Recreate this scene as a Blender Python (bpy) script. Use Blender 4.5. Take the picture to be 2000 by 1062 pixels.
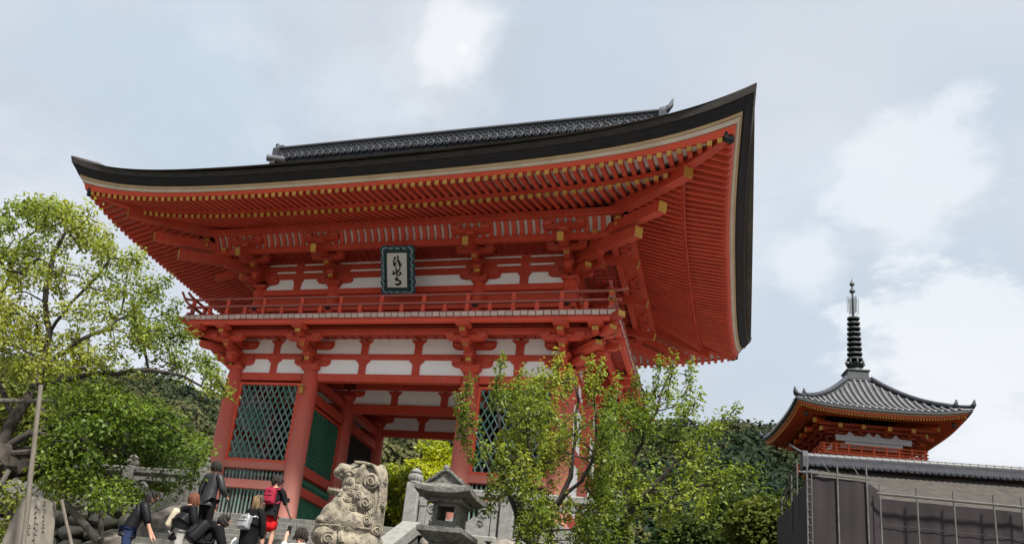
import bpy, bmesh, math, random
import numpy as np
from mathutils import Matrix, Vector
from math import pi, sin, cos, radians, sqrt, atan2

random.seed(7); np.random.seed(7)
S = bpy.context.scene
for o in list(bpy.data.objects):
    bpy.data.objects.remove(o, do_unlink=True)
COL = S.collection

# ------------------------------------------------------------------ camera
CAM = (9.3084, -22.2605, -3.7615)
cR = Vector((0.91567324, 0.372356, 0.1513061)); cU = Vector((-0.00489484, -0.36609584, 0.93056428)); cF = Vector((-0.40189372, 0.85283342, 0.33340154))
cd = bpy.data.cameras.new('camera'); cam = bpy.data.objects.new('camera', cd); COL.objects.link(cam)
cam.matrix_world = Matrix(((cR.x, cU.x, -cF.x, CAM[0]), (cR.y, cU.y, -cF.y, CAM[1]), (cR.z, cU.z, -cF.z, CAM[2]), (0, 0, 0, 1)))
cd.sensor_fit = 'HORIZONTAL'; cd.sensor_width = 36.0
cd.lens = 1745.76 / 2000 * 36
cd.shift_x = 309.1 / 2000; cd.shift_y = 159.35 / 2000
cd.clip_start = 0.1; cd.clip_end = 5000
S.camera = cam
S.render.engine = 'CYCLES'
S.view_settings.view_transform = 'Standard'; S.view_settings.look = 'None'
S.view_settings.gamma = 1; S.view_settings.use_curve_mapping = False
S.view_settings.exposure = 1.25
S.cycles.max_bounces = 6; S.cycles.transparent_max_bounces = 8
S.cycles.use_denoising = True

# ------------------------------------------------------------------ world and sun
SUN_DIR = Vector((0.50, -0.53, 1.02)).normalized()          # towards the sun: right of the gate, high
elev = math.asin(SUN_DIR.z); azim = atan2(SUN_DIR.x, SUN_DIR.y)
w = bpy.data.worlds.new('World'); S.world = w; w.use_nodes = True
nt = w.node_tree; N = nt.nodes; L = nt.links; N.clear()
out = N.new('ShaderNodeOutputWorld'); bg = N.new('ShaderNodeBackground'); bg.inputs['Strength'].default_value = 0.0595
L.new(bg.outputs[0], out.inputs[0])
sky = N.new('ShaderNodeTexSky'); sky.sky_type = 'NISHITA'; sky.sun_disc = False
sky.sun_elevation = elev; sky.sun_rotation = azim; sky.air_density = 1.0; sky.dust_density = 5.0; sky.ozone_density = 1.5
tc = N.new('ShaderNodeTexCoord')
sep = N.new('ShaderNodeSeparateXYZ'); L.new(tc.outputs['Generated'], sep.inputs[0])
def wm(op, a, b=None, c=None):
    n = N.new('ShaderNodeMath'); n.operation = op
    for i, v in enumerate((a, b, c)):
        if v is None: continue
        if isinstance(v, (int, float)): n.inputs[i].default_value = v
        else: L.new(v, n.inputs[i])
    return n.outputs[0]
den = wm('ADD', wm('MAXIMUM', sep.outputs[2], 0.0), 0.22)
px = wm('DIVIDE', sep.outputs[0], den); py = wm('DIVIDE', sep.outputs[1], den)
cmb = N.new('ShaderNodeCombineXYZ'); L.new(px, cmb.inputs[0]); L.new(py, cmb.inputs[1])
def wnoise(scale, det, rough, off, dist=0.0):
    mp = N.new('ShaderNodeMapping'); mp.inputs['Location'].default_value = off; L.new(cmb.outputs[0], mp.inputs[0])
    n = N.new('ShaderNodeTexNoise'); n.inputs['Scale'].default_value = scale; n.inputs['Detail'].default_value = det
    n.inputs['Roughness'].default_value = rough; n.inputs['Distortion'].default_value = dist
    L.new(mp.outputs[0], n.inputs['Vector']); return n.outputs['Fac']
def wramp(x, a, b, lo=0.0, hi=1.0):
    n = N.new('ShaderNodeMapRange'); n.interpolation_type = 'SMOOTHSTEP'
    n.inputs[1].default_value = a; n.inputs[2].default_value = b; n.inputs[3].default_value = lo; n.inputs[4].default_value = hi
    L.new(x, n.inputs[0]); return n.outputs[0]
def wmix(f, a, b):
    n = N.new('ShaderNodeMix'); n.data_type = 'RGBA'
    if isinstance(f, float): n.inputs[0].default_value = f
    else: L.new(f, n.inputs[0])
    for i, v in ((6, a), (7, b)):
        if isinstance(v, tuple): n.inputs[i].default_value = v
        else: L.new(v, n.inputs[i])
    return n.outputs[2]
veil = wramp(wnoise(0.9, 4, 0.5, (3.1, 1.7, 0)), 0.30, 0.72)           # broad thin overcast
puff = wramp(wnoise(2.1, 8, 0.58, (0.55, 4.2, 0), 0.25), 0.50, 0.66)    # brighter heaped cloud
grey = wramp(wnoise(1.3, 6, 0.55, (7.4, 2.2, 0), 0.2), 0.42, 0.72)      # darker bellies
def blob(u, v, r, soft, n, amt):
    """soft cloud patch around a direction, ragged by noise n"""
    rv = cF + cR * ((u - 690.9) / 1745.76) - cU * ((v - 690.35) / 1745.76); rv.normalize()
    d = N.new('ShaderNodeVectorMath'); d.operation = 'DISTANCE'; L.new(tc.outputs['Generated'], d.inputs[0]); d.inputs[1].default_value = rv
    return wm('MULTIPLY', wramp(wm('ADD', d.outputs['Value'], wm('MULTIPLY', wm('SUBTRACT', n, 0.5), -r * 4.2)), r + soft, r - soft), amt)
rag = wm('ADD', wm('MULTIPLY', wnoise(4.0, 9, 0.6, (2.2, 0.7, 0), 0.4), 0.62), wm('MULTIPLY', wnoise(11.0, 6, 0.6, (5.2, 1.7, 0), 0.3), 0.38))
def wmax(*a):
    r = a[0]
    for b in a[1:]: r = wm('MAXIMUM', r, b)
    return r
blue = wmax(blob(400, 175, 0.125, 0.09, rag, 1.0), blob(1200, 110, 0.10, 0.08, rag, 0.7), blob(1570, 640, 0.08, 0.05, rag, 0.65), blob(1590, 420, 0.05, 0.04, rag, 0.6), blob(1870, 530, 0.06, 0.04, rag, 0.6), blob(1930, 260, 0.06, 0.06, rag, 0.5))
bright = wmax(blob(885, 75, 0.040, 0.024, rag, 0.55), blob(905, 95, 0.016, 0.022, rag, 0.7), blob(840, 90, 0.055, 0.05, rag, 0.30), blob(1790, 345, 0.060, 0.020, rag, 0.36), blob(1850, 700, 0.080, 0.022, rag, 0.48), blob(1570, 515, 0.032, 0.016, rag, 0.36), blob(1960, 850, 0.07, 0.05, rag, 0.5), blob(60, 470, 0.08, 0.08, rag, 0.3), blob(700, 150, 0.06, 0.06, rag, 0.2))
c0 = wmix(0.40, sky.outputs[0], (3.6, 4.3, 5.2, 1))                    # hazy blue
c1 = wmix(wm('ADD', wm('MULTIPLY', veil, 0.35), 0.38), c0, (6.75, 6.98, 7.25, 1))
c2 = wmix(wm('MULTIPLY', grey, 0.30), c1, (4.6, 5.0, 5.6, 1))
c2 = wmix(wm('MULTIPLY', blue, 0.85), c2, (4.05, 4.85, 5.7, 1))
c3 = wmix(wm('MAXIMUM', wm('MULTIPLY', puff, 0.18), bright), c2, (7.9, 7.9, 7.9, 1))
L.new(c3, bg.inputs['Color'])

sl = bpy.data.lights.new('sun', 'SUN'); sl.energy = 4.0; sl.angle = radians(6); sl.color = (1.0, 0.95, 0.87)
sun = bpy.data.objects.new('sun', sl); COL.objects.link(sun)
sun.rotation_euler = SUN_DIR.to_track_quat('Z', 'Y').to_euler(); sun.location = (20, -10, 40)

# ------------------------------------------------------------------ object helpers
WM = {}
def place(o, parent=None, M=None):
    M = M or Matrix.Identity(4)
    COL.objects.link(o)
    if parent is not None:
        o.parent = parent; o.matrix_parent_inverse = WM[parent.name].inverted()
    o.matrix_basis = M; WM[o.name] = M.copy()
    return o
def thing(name, label, cat, loc=(0, 0, 0), group=None):
    o = bpy.data.objects.new(name, None); o.empty_display_size = 0.2
    place(o, None, Matrix.Translation(loc)); tag(o, label, cat, group); return o
def tag(o, label=None, cat=None, group=None, kind=None):
    for k, v in (('label', label), ('category', cat), ('group', group), ('kind', kind)):
        if v: o[k] = v
    return o
def obj(name, me, parent=None, M=None, mat=None):
    o = bpy.data.objects.new(name, me)
    if mat is not None and len(me.materials) == 0: me.materials.append(mat)
    return place(o, parent, M)

class MB:
    """collects faces; build() makes one mesh object"""
    def __init__(s): s.v = []; s.f = []; s.m = []; s.mi = 0
    def add(s, vs, fs, M=None):
        n = len(s.v)
        if M is not None: vs = [tuple(M @ Vector(p)) for p in vs]
        s.v += [tuple(p) for p in vs]; s.f += [tuple(n + i for i in f) for f in fs]; s.m += [s.mi] * len(fs); return s
    def box(s, c, d, M=None, ch=0.0):
        x, y, z = c; a, b, h = d[0] / 2, d[1] / 2, d[2] / 2
        if ch <= 0:
            vs = [(x + i * a, y + j * b, z + k * h) for i in (-1, 1) for j in (-1, 1) for k in (-1, 1)]
            fs = [(0, 1, 3, 2), (4, 6, 7, 5), (0, 4, 5, 1), (2, 3, 7, 6), (0, 2, 6, 4), (1, 5, 7, 3)]
            return s.add(vs, fs, M)
        bm = bmesh.new(); bmesh.ops.create_cube(bm, size=1)
        for v in bm.verts: v.co = Vector((x + v.co.x * 2 * a, y + v.co.y * 2 * b, z + v.co.z * 2 * h))
        bmesh.ops.bevel(bm, geom=bm.edges[:], offset=ch, segments=1, affect='EDGES')
        return s.bm(bm, M)
    def bm(s, bm, M=None):
        bm.verts.index_update()
        vs = [tuple(v.co) for v in bm.verts]; fs = [tuple(v.index for v in f.verts) for f in bm.faces]; bm.free()
        return s.add(vs, fs, M)
    def bar(s, p, q, w, h, up=(0, 0, 1), ch=0.0):
        """rectangular bar from p to q, w across, h along up"""
        p = Vector(p); q = Vector(q); d = q - p; l = d.length; d.normalize()
        u = Vector(up); x = d.cross(u)
        if x.length < 1e-4: x = d.cross(Vector((1, 0, 0)))
        x.normalize(); u = x.cross(d)
        M = Matrix(((d.x, x.x, u.x, (p.x + q.x) / 2), (d.y, x.y, u.y, (p.y + q.y) / 2), (d.z, x.z, u.z, (p.z + q.z) / 2), (0, 0, 0, 1)))
        return s.box((0, 0, 0), (l, w, h), M, ch)
    def prism(s, poly, t0, t1, ax='y', M=None):
        """polygon (a,b) extruded along an axis; ax y: a=x b=z, ax x: a=y b=z, ax z: a=x b=y"""
        n = len(poly)
        def P(a, b, t): return {'y': (a, t, b), 'x': (t, a, b), 'z': (a, b, t)}[ax]
        vs = [P(a, b, t0) for a, b in poly] + [P(a, b, t1) for a, b in poly]
        fs = [tuple(range(n)), tuple(range(2 * n - 1, n - 1, -1))] + [(i, n + i, n + (i + 1) % n, (i + 1) % n) for i in range(n)]
        return s.add(vs, fs, M)
    def tube(s, path, rad, n=8, cap=True):
        path = [Vector(p) for p in path]; k = len(path)
        if isinstance(rad, (int, float)): rad = [rad] * k
        vs = []; fs = []; up = Vector((0.13, 0.21, 1)).normalized(); px = None
        for i, p in enumerate(path):
            d = (path[min(i + 1, k - 1)] - path[max(i - 1, 0)])
            if d.length < 1e-9: d = Vector((0, 0, 1))
            d.normalize()
            if px is None:
                x = d.cross(up)
                if x.length < 0.05: x = d.cross(Vector((1, 0, 0)))
            else: x = px - d * px.dot(d)
            x.normalize(); y = d.cross(x); px = x
            for j in range(n):
                a = 2 * pi * j / n; vs.append(p + (x * cos(a) + y * sin(a)) * rad[i])
        for i in range(k - 1):
            for j in range(n):
                fs.append((i * n + j, i * n + (j + 1) % n, (i + 1) * n + (j + 1) % n, (i + 1) * n + j))
        if cap: fs.append(tuple(range(n - 1, -1, -1))); fs.append(tuple((k - 1) * n + j for j in range(n)))
        return s.add(vs, fs)
    def lathe(s, prof, n=24, c=(0, 0, 0), M=None):
        vs = []; fs = []; k = len(prof)
        for r, z in prof:
            for j in range(n):
                a = 2 * pi * j / n; vs.append((c[0] + r * cos(a), c[1] + r * sin(a), c[2] + z))
        for i in range(k - 1):
            for j in range(n):
                fs.append((i * n + j, i * n + (j + 1) % n, (i + 1) * n + (j + 1) % n, (i + 1) * n + j))
        fs.append(tuple(range(n - 1, -1, -1))); fs.append(tuple((k - 1) * n + j for j in range(n)))
        return s.add(vs, fs, M)
    def ball(s, c, r, sub=2, M=None):
        bm = bmesh.new(); bmesh.ops.create_icosphere(bm, subdivisions=sub, radius=1)
        rr = r if hasattr(r, '__len__') else (r, r, r)
        for v in bm.verts: v.co = Vector((c[0] + v.co.x * rr[0], c[1] + v.co.y * rr[1], c[2] + v.co.z * rr[2]))
        return s.bm(bm, M)
    def frustum(s, c, b0, b1, h, M=None):
        """square block: bottom b0, top b1"""
        x, y, z = c; a = b0 / 2; b = b1 / 2
        vs = [(x - a, y - a, z), (x + a, y - a, z), (x + a, y + a, z), (x - a, y + a, z), (x - b, y - b, z + h), (x + b, y - b, z + h), (x + b, y + b, z + h), (x - b, y + b, z + h)]
        return s.add(vs, [(3, 2, 1, 0), (4, 5, 6, 7), (0, 1, 5, 4), (1, 2, 6, 5), (2, 3, 7, 6), (3, 0, 4, 7)], M)
    def mesh(s, name, mats, smooth=False):
        me = bpy.data.meshes.new(name); me.from_pydata(s.v, [], s.f)
        mats = mats if isinstance(mats, (list, tuple)) else [mats]
        for m in mats: me.materials.append(m)
        if len(mats) > 1: me.polygons.foreach_set('material_index', s.m)
        if smooth:
            me.polygons.foreach_set('use_smooth', [True] * len(me.polygons))
        me.update(); 
        return me
    def build(s, name, mat, parent=None, M=None, smooth=False, fix=True):
        me = s.mesh(name, mat, smooth)
        if fix:
            bm = bmesh.new(); bm.from_mesh(me); bmesh.ops.recalc_face_normals(bm, faces=bm.faces); bm.to_mesh(me); bm.free()
        return obj(name, me, parent, M)
def shade(me, deg=40):
    """smooth shading with sharp edges above an angle"""
    bm = bmesh.new(); bm.from_mesh(me); bmesh.ops.recalc_face_normals(bm, faces=bm.faces)
    for f in bm.faces: f.smooth = True
    for e in bm.edges: e.smooth = not (len(e.link_faces) == 2 and e.calc_face_angle(0) > radians(deg))
    bm.to_mesh(me); bm.free(); return me
T = Matrix.Translation
def RZ(a): return Matrix.Rotation(a, 4, 'Z')
def RX(a): return Matrix.Rotation(a, 4, 'X')
def RY(a): return Matrix.Rotation(a, 4, 'Y')
def quadmesh(name, V, F, mat, UVc=None):
    """fast mesh from numpy arrays: V (n,3), F (m,3 or 4)"""
    me = bpy.data.meshes.new(name); k = F.shape[1]
    me.vertices.add(len(V)); me.vertices.foreach_set('co', V.astype(np.float32).ravel())
    me.loops.add(F.size); me.loops.foreach_set('vertex_index', F.astype(np.int32).ravel())
    me.polygons.add(len(F)); me.polygons.foreach_set('loop_start', np.arange(0, F.size, k, dtype=np.int32))
    me.polygons.foreach_set('loop_total', np.full(len(F), k, dtype=np.int32))
    for m in (mat if isinstance(mat, (list, tuple)) else [mat]): me.materials.append(m)
    me.update(calc_edges=True); return me

# ------------------------------------------------------------------ materials
def mat(name, col, rough=0.7, col2=None, scale=4.0, det=6, bump=0.0, bscale=None, spec=0.3, streak=None, ramp=(0.35, 0.65), metal=0.0, coord='Object', rnd=0.0, transl=None, dirt=None, sss=None, stretch=None):
    m = bpy.data.materials.new(name); m.use_nodes = True; t = m.node_tree; n = t.nodes; l = t.links
    p = n['Principled BSDF']; p.inputs['Roughness'].default_value = rough; p.inputs['Metallic'].default_value = metal
    p.inputs['Specular IOR Level'].default_value = spec
    c = n.new('ShaderNodeRGB'); c.outputs[0].default_value = (*col, 1); cur = c.outputs[0]
    tcn = n.new('ShaderNodeTexCoord'); vec = tcn.outputs[coord]
    if stretch:
        mp = n.new('ShaderNodeMapping'); mp.inputs['Scale'].default_value = stretch; l.new(vec, mp.inputs[0]); vec = mp.outputs[0]
    def noise(sc, d, r=0.6, dist=0.0):
        x = n.new('ShaderNodeTexNoise'); x.inputs['Scale'].default_value = sc; x.inputs['Detail'].default_value = d
        x.inputs['Roughness'].default_value = r; x.inputs['Distortion'].default_value = dist; l.new(vec, x.inputs['Vector']); return x.outputs['Fac']
    def rmp(x, a, b, lo=0, hi=1):
        q = n.new('ShaderNodeMapRange'); q.inputs[1].default_value = a; q.inputs[2].default_value = b; q.inputs[3].default_value = lo; q.inputs[4].default_value = hi
        l.new(x, q.inputs[0]); return q.outputs[0]
    def mix(f, a, b, bt='MIX'):
        q = n.new('ShaderNodeMix'); q.data_type = 'RGBA'; q.blend_type = bt
        if isinstance(f, (int, float)): q.inputs[0].default_value = f
        else: l.new(f, q.inputs[0])
        for i, v in ((6, a), (7, b)):
            if isinstance(v, tuple): q.inputs[i].default_value = (*v, 1)
            else: l.new(v, q.inputs[i])
        return q.outputs[2]
    if col2: cur = mix(rmp(noise(scale, det), *ramp), cur, col2)
    if streak:   # (colour, scale, amount): dirt runs along z
        mp = n.new('ShaderNodeMapping'); mp.inputs['Scale'].default_value = (1, 1, 0.08); l.new(vec, mp.inputs[0])
        x = n.new('ShaderNodeTexNoise'); x.inputs['Scale'].default_value = streak[1]; x.inputs['Detail'].default_value = 5; l.new(mp.outputs[0], x.inputs['Vector'])
        cur = mix(rmp(x.outputs['Fac'], 0.5, 0.72, 0, streak[2]), cur, streak[0])
    if dirt:     # (colour, scale, lo, hi, amount): patches with a shape of their own
        cur = mix(rmp(noise(dirt[1], 8, 0.7, 0.3), dirt[2], dirt[3], 0, dirt[4]), cur, dirt[0])
    if rnd:
        oi = n.new('ShaderNodeObjectInfo'); hs = n.new('ShaderNodeHueSaturation')
        l.new(rmp(oi.outputs['Random'], 0, 1, 1 - rnd, 1 + rnd), hs.inputs['Value']); l.new(cur, hs.inputs['Color']); cur = hs.outputs[0]
    l.new(cur, p.inputs['Base Color'])
    if bump:
        b = n.new('ShaderNodeBump'); b.inputs['Strength'].default_value = bump; b.inputs['Distance'].default_value = 0.02
        l.new(noise(bscale or scale * 6, 6, 0.65), b.inputs['Height']); l.new(b.outputs[0], p.inputs['Normal'])
    m['nodes'] = 1
    return m

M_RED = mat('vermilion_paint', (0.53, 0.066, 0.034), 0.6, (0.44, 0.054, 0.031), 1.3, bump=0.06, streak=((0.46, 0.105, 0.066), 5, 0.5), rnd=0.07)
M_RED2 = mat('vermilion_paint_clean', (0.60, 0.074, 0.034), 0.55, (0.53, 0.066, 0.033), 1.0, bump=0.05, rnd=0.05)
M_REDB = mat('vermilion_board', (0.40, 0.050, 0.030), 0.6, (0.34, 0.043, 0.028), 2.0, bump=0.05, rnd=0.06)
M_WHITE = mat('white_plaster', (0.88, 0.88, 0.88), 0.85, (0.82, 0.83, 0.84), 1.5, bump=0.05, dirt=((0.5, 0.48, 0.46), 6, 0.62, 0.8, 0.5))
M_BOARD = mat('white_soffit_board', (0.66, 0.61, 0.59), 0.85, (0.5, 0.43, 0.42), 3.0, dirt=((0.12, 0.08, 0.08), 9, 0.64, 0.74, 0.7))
M_GOLD = mat('ochre_end_paint', (0.52, 0.29, 0.055), 0.6, (0.40, 0.22, 0.05), 6.0, dirt=((0.32, 0.24, 0.16), 7, 0.6, 0.75, 0.5), rnd=0.22)
M_GREEN = mat('green_lattice_paint', (0.07, 0.21, 0.165), 0.65, (0.20, 0.25, 0.25), 1.1, ramp=(0.4, 0.62), rnd=0.18)
M_GREEN2 = mat('faded_green_paint', (0.10, 0.24, 0.20), 0.7, (0.20, 0.19, 0.19), 2.2, ramp=(0.42, 0.6), streak=((0.26, 0.2, 0.2), 9, 0.7), rnd=0.25)
M_GREEN3 = mat('deep_green_paint', (0.03, 0.135, 0.08), 0.65, (0.045, 0.16, 0.10), 2.0, rnd=0.1)
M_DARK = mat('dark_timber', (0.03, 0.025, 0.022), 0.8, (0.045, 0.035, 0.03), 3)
M_BARK_ROOF = mat('cypress_bark_edge', (0.020, 0.018, 0.020), 0.85, (0.012, 0.012, 0.015), 3.0, bump=0.5, bscale=40, stretch=(1, 1, 9))
M_BARK_ROOF2 = mat('cypress_bark_edge_weathered', (0.050, 0.044, 0.040), 0.9, (0.026, 0.024, 0.025), 5.0, bump=0.6, bscale=30, stretch=(1, 1, 6))
M_BARK_TOP = mat('cypress_bark_roof', (0.10, 0.085, 0.07), 0.95, (0.06, 0.055, 0.05), 2.0, bump=0.6, bscale=20)
M_CREAM = mat('pale_eave_timber', (0.50, 0.37, 0.22), 0.7, (0.42, 0.30, 0.18), 2.0, bump=0.05, dirt=((0.3, 0.2, 0.12), 4, 0.6, 0.8, 0.5))
M_CREAM2 = mat('pale_weathered_eave_board', (0.56, 0.48, 0.40), 0.8, (0.46, 0.38, 0.31), 2.0)
M_TILE = mat('grey_roof_tile', (0.042, 0.047, 0.058), 0.6, (0.026, 0.029, 0.037), 3.0, bump=0.15, dirt=((0.10, 0.10, 0.10), 8, 0.6, 0.8, 0.5), rnd=0.2)
M_PLANK = mat('bleached_plank_end', (0.56, 0.45, 0.40), 0.85, (0.42, 0.31, 0.27), 5.0, dirt=((0.2, 0.08, 0.07), 14, 0.6, 0.72, 0.7), rnd=0.12)
M_METAL = mat('blackened_metal', (0.02, 0.025, 0.025), 0.45, metal=0.6)

def column_mat():
    m = bpy.data.materials.new('faded_vermilion_column'); m.use_nodes = True; t = m.node_tree; n = t.nodes; l = t.links
    p = n['Principled BSDF']; p.inputs['Roughness'].default_value = 0.65; p.inputs['Specular IOR Level'].default_value = 0.25
    g = n.new('ShaderNodeNewGeometry'); sp = n.new('ShaderNodeSeparateXYZ'); l.new(g.outputs['Position'], sp.inputs[0])
    x = n.new('ShaderNodeTexNoise'); x.inputs['Scale'].default_value = 1.4; x.inputs['Detail'].default_value = 7; l.new(g.outputs['Position'], x.inputs['Vector'])
    a = n.new('ShaderNodeMath'); a.operation = 'MULTIPLY_ADD'; a.inputs[1].default_value = 2.2; l.new(x.outputs['Fac'], a.inputs[0]); l.new(sp.outputs[2], a.inputs[2])
    r = n.new('ShaderNodeMapRange'); r.inputs[1].default_value = 1.6; r.inputs[2].default_value = 4.9; r.inputs[3].default_value = 1; r.inputs[4].default_value = 0; l.new(a.outputs[0], r.inputs[0])
    q = n.new('ShaderNodeMix'); q.data_type = 'RGBA'; q.inputs[6].default_value = (0.48, 0.075, 0.05, 1); q.inputs[7].default_value = (0.395, 0.165, 0.135, 1); l.new(r.outputs[0], q.inputs[0])
    mp = n.new('ShaderNodeMapping'); mp.inputs['Scale'].default_value = (6, 6, 0.5); l.new(g.outputs['Position'], mp.inputs[0])
    y = n.new('ShaderNodeTexNoise'); y.inputs['Scale'].default_value = 3; y.inputs['Detail'].default_value = 6; l.new(mp.outputs[0], y.inputs['Vector'])
    r2 = n.new('ShaderNodeMapRange'); r2.inputs[1].default_value = 0.5; r2.inputs[2].default_value = 0.75; r2.inputs[4].default_value = 0.55; l.new(y.outputs['Fac'], r2.inputs[0])
    q2 = n.new('ShaderNodeMix'); q2.data_type = 'RGBA'; q2.inputs[7].default_value = (0.29, 0.10, 0.08, 1); l.new(r2.outputs[0], q2.inputs[0]); l.new(q.outputs[2], q2.inputs[6])
    l.new(q2.outputs[2], p.inputs['Base Color'])
    b = n.new('ShaderNodeBump'); b.inputs['Strength'].default_value = 0.15; b.inputs['Distance'].default_value = 0.02; l.new(y.outputs['Fac'], b.inputs['Height']); l.new(b.outputs[0], p.inputs['Normal'])
    return m
M_COLUMN = column_mat()
# ================================================================== THE GATE
FLOOR = -0.72
XC = (-5.0, -2.44, 2.44, 5.0); YC = (0.0, 2.8, 5.6); HB = 5.0; DEP = 5.6; YM = 2.8
gate = thing('temple_gate', 'large two-storey vermilion temple gate with sweeping dark bark roof and white panels', 'gate', (0, YM, FLOOR))
def arm_poly(h, z0, z1, r=0.16, flat=0.03):
    """boat-shaped bracket arm outline"""
    p = [(-h, z1), (-h, z0 + (z1 - z0) * 0.55)]
    for k in range(1, 5): 
        a = k / 4 * pi / 2; p.append((-h + r * (1 - cos(a)) * 1.15, z0 + (z1 - z0) * 0.55 * (1 - sin(a))))
    return p + [(-x, z) for x, z in p[::-1]]
SIDE = {'front': (T((0, 0, 0)), (-5, -2.44, 2.44, 5)), 'right': (T((5, 0, 0)) @ RZ(pi / 2), (0, 2.8, 5.6)),
        'rear': (T((0, DEP, 0)) @ RZ(pi), (-5, -2.44, 2.44, 5)), 'left': (T((-5, 0, 0)) @ RZ(-pi / 2), (-5.6, -2.8, 0))}
STRUT = {'front': ((-3.72,), (-0.82, 0.82), (3.72,)), 'right': ((1.4,), (4.2,)), 'left': ((-4.2,), (-1.4,))}; STRUT['rear'] = STRUT['front']

# --- columns
me = MB().lathe([(0.30, FLOOR + 0.08), (0.285, 0.6), (0.27, 2.6), (0.262, 3.9), (0.25, 4.2), (0.205, 4.36), (0.19, 4.37)], 28).mesh('column', M_COLUMN); shade(me)
mb = MB().frustum((0, 0, FLOOR - 0.05), 0.92, 0.80, 0.13)
M_STONE0 = mat('gate_footing_stone', (0.30, 0.29, 0.27), 0.9, (0.22, 0.21, 0.2), 5, bump=0.3)
mef = mb.mesh('footing_stone', M_STONE0)
for y in YC:
    for x in XC:
        c = obj('column', me, gate, T((x, y, 0))); obj('footing_stone', mef, c, T((x, y, 0)))
# gilt blocks on the inner front columns
for x in (-2.44, 2.44):
    mb = MB().box((x - 0.06, -0.31, 3.68), (0.10, 0.12, 0.20), ch=0.012); mb.box((x - 0.06, -0.33, 3.80), (0.14, 0.16, 0.03)); mb.build('gilt_bracket', M_GOLD, gate)

# --- lower storey frame, one side at a time in local axes (x along the wall, -y outwards)
def beam(name, t0, t1, y, z0, z1, w, M, m=None, ch=0.012, parent=gate):
    return MB().box(((t0 + t1) / 2, y, (z0 + z1) / 2), (t1 - t0, w, z1 - z0), ch=ch).build(name, m or M_RED, parent, M)
def strut_mesh(z0, z1, w=0.11, fl=0.11, y0=-0.07, y1=0.05):
    h = z1 - z0; p = [(-w, z0), (-w, z1 - 0.17)] + [(-w - fl * (k / 4) ** 1.8, z1 - 0.17 + 0.13 * k / 4) for k in range(1, 5)] + [(-w - fl, z1)]
    return MB().prism(p + [(-x, z) for x, z in p[::-1]], y0, y1).mesh('strut', M_RED)
ST1, ST2 = strut_mesh(4.285, 4.73), strut_mesh(4.91, 5.34)
def panel(M, t0, t1, z0, z1, y=0.0, name='plaster_panel'):
    MB().box(((t0 + t1) / 2, y, (z0 + z1) / 2), (t1 - t0, 0.06, z1 - z0)).build(name, M_WHITE, gate, M)
ARMW1 = MB().prism(arm_poly(0.58, 4.52, 4.72), -0.10, 0.07).mesh('wall_arm', M_RED)
ARMW2 = MB().prism(arm_poly(0.62, 5.04, 5.30), -0.10, 0.07).mesh('wall_arm', M_RED)
for sname, (M, ed) in SIDE.items():
    for i in range(len(ed) - 1):
        a, b = ed[i] + 0.25, ed[i + 1] - 0.25
        beam('head_beam', a, b, 0, 4.05, 4.28, 0.20, M)
        cuts = [ed[i]] + list(STRUT[sname][i]) + [ed[i + 1]]
        for j in range(len(cuts) - 1):
            panel(M, cuts[j] + 0.06, cuts[j + 1] - 0.06, 4.27, 4.76); panel(M, cuts[j] + 0.06, cuts[j + 1] - 0.06, 4.88, 5.40)
        for t in STRUT[sname][i]:
            obj('strut', ST1, gate, M @ T((t, 0, 0))); obj('strut', ST2, gate, M @ T((t, 0, 0)))
    beam('wall_beam', ed[0] - 0.55, ed[-1] + 0.55, -0.005, 4.735, 4.905, 0.16, M)
    beam('balcony_purlin', ed[0] - 1.0, ed[-1] + 1.0, -0.87, 5.18, 5.34, 0.15, M)
    beam('balcony_edge_beam', ed[0] - 1.22, ed[-1] + 1.22, -1.29, 5.335, 5.482, 0.13, M, M_RED2)
    beam('cover_strip', ed[0] - 1.28, ed[-1] + 1.28, -1.345, 5.43, 5.484, 0.05, M)
    # ribbed board ceiling under the balcony
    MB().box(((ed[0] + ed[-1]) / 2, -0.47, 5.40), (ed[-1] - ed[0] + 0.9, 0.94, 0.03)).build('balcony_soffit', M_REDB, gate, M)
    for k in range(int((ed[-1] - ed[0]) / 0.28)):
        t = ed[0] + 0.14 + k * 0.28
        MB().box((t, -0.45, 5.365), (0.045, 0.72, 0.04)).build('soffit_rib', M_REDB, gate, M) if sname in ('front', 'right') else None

# --- lower bracket sets
def cap_mesh(w, h, name='gilt_cap'): return MB().box((0, 0, 0), (w, 0.014, h)).mesh(name, M_GOLD)
CAP1 = cap_mesh(0.15, 0.10)
DAITO = shade(MB().frustum((0, 0, 4.34), 0.42, 0.58, 0.10).box((0, 0, 4.485), (0.58, 0.58, 0.09)).mesh('bracket_set', M_RED), 20)
def block(w, h, name='bearing_block', m=None):
    me = MB().frustum((0, 0, 0), w * 0.72, w, h * 0.5).box((0, 0, h * 0.75), (w, w, h * 0.5)).mesh(name, m or M_RED); return me
BLK = block(0.27, 0.125); BLKT = block(0.40, 0.115)
def out_arm(y_end, z0, z1, w=0.16, yin=0.1, slope=0.0):
    r = min(0.18, (yin - y_end) * 0.4); h = z1 - z0
    p = [(yin, z0), (yin, z1), (y_end, z1), (y_end, z0 + h * 0.45)] + [(y_end + r * (1 - cos(k / 4 * pi / 2)) * 1.2, z0 + h * 0.45 * (1 - sin(k / 4 * pi / 2))) for k in range(1, 5)]
    return MB().prism(p, -w / 2, w / 2, 'x').mesh('bracket_arm', M_RED)
A1, A2, A3 = out_arm(-0.47, 4.52, 4.70), out_arm(-0.91, 4.80, 4.98), out_arm(-1.30, 5.06, 5.225)
CR = MB().prism(arm_poly(0.54, 5.0, 5.15), -0.08, 0.08).mesh('cross_arm', M_RED)
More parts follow.
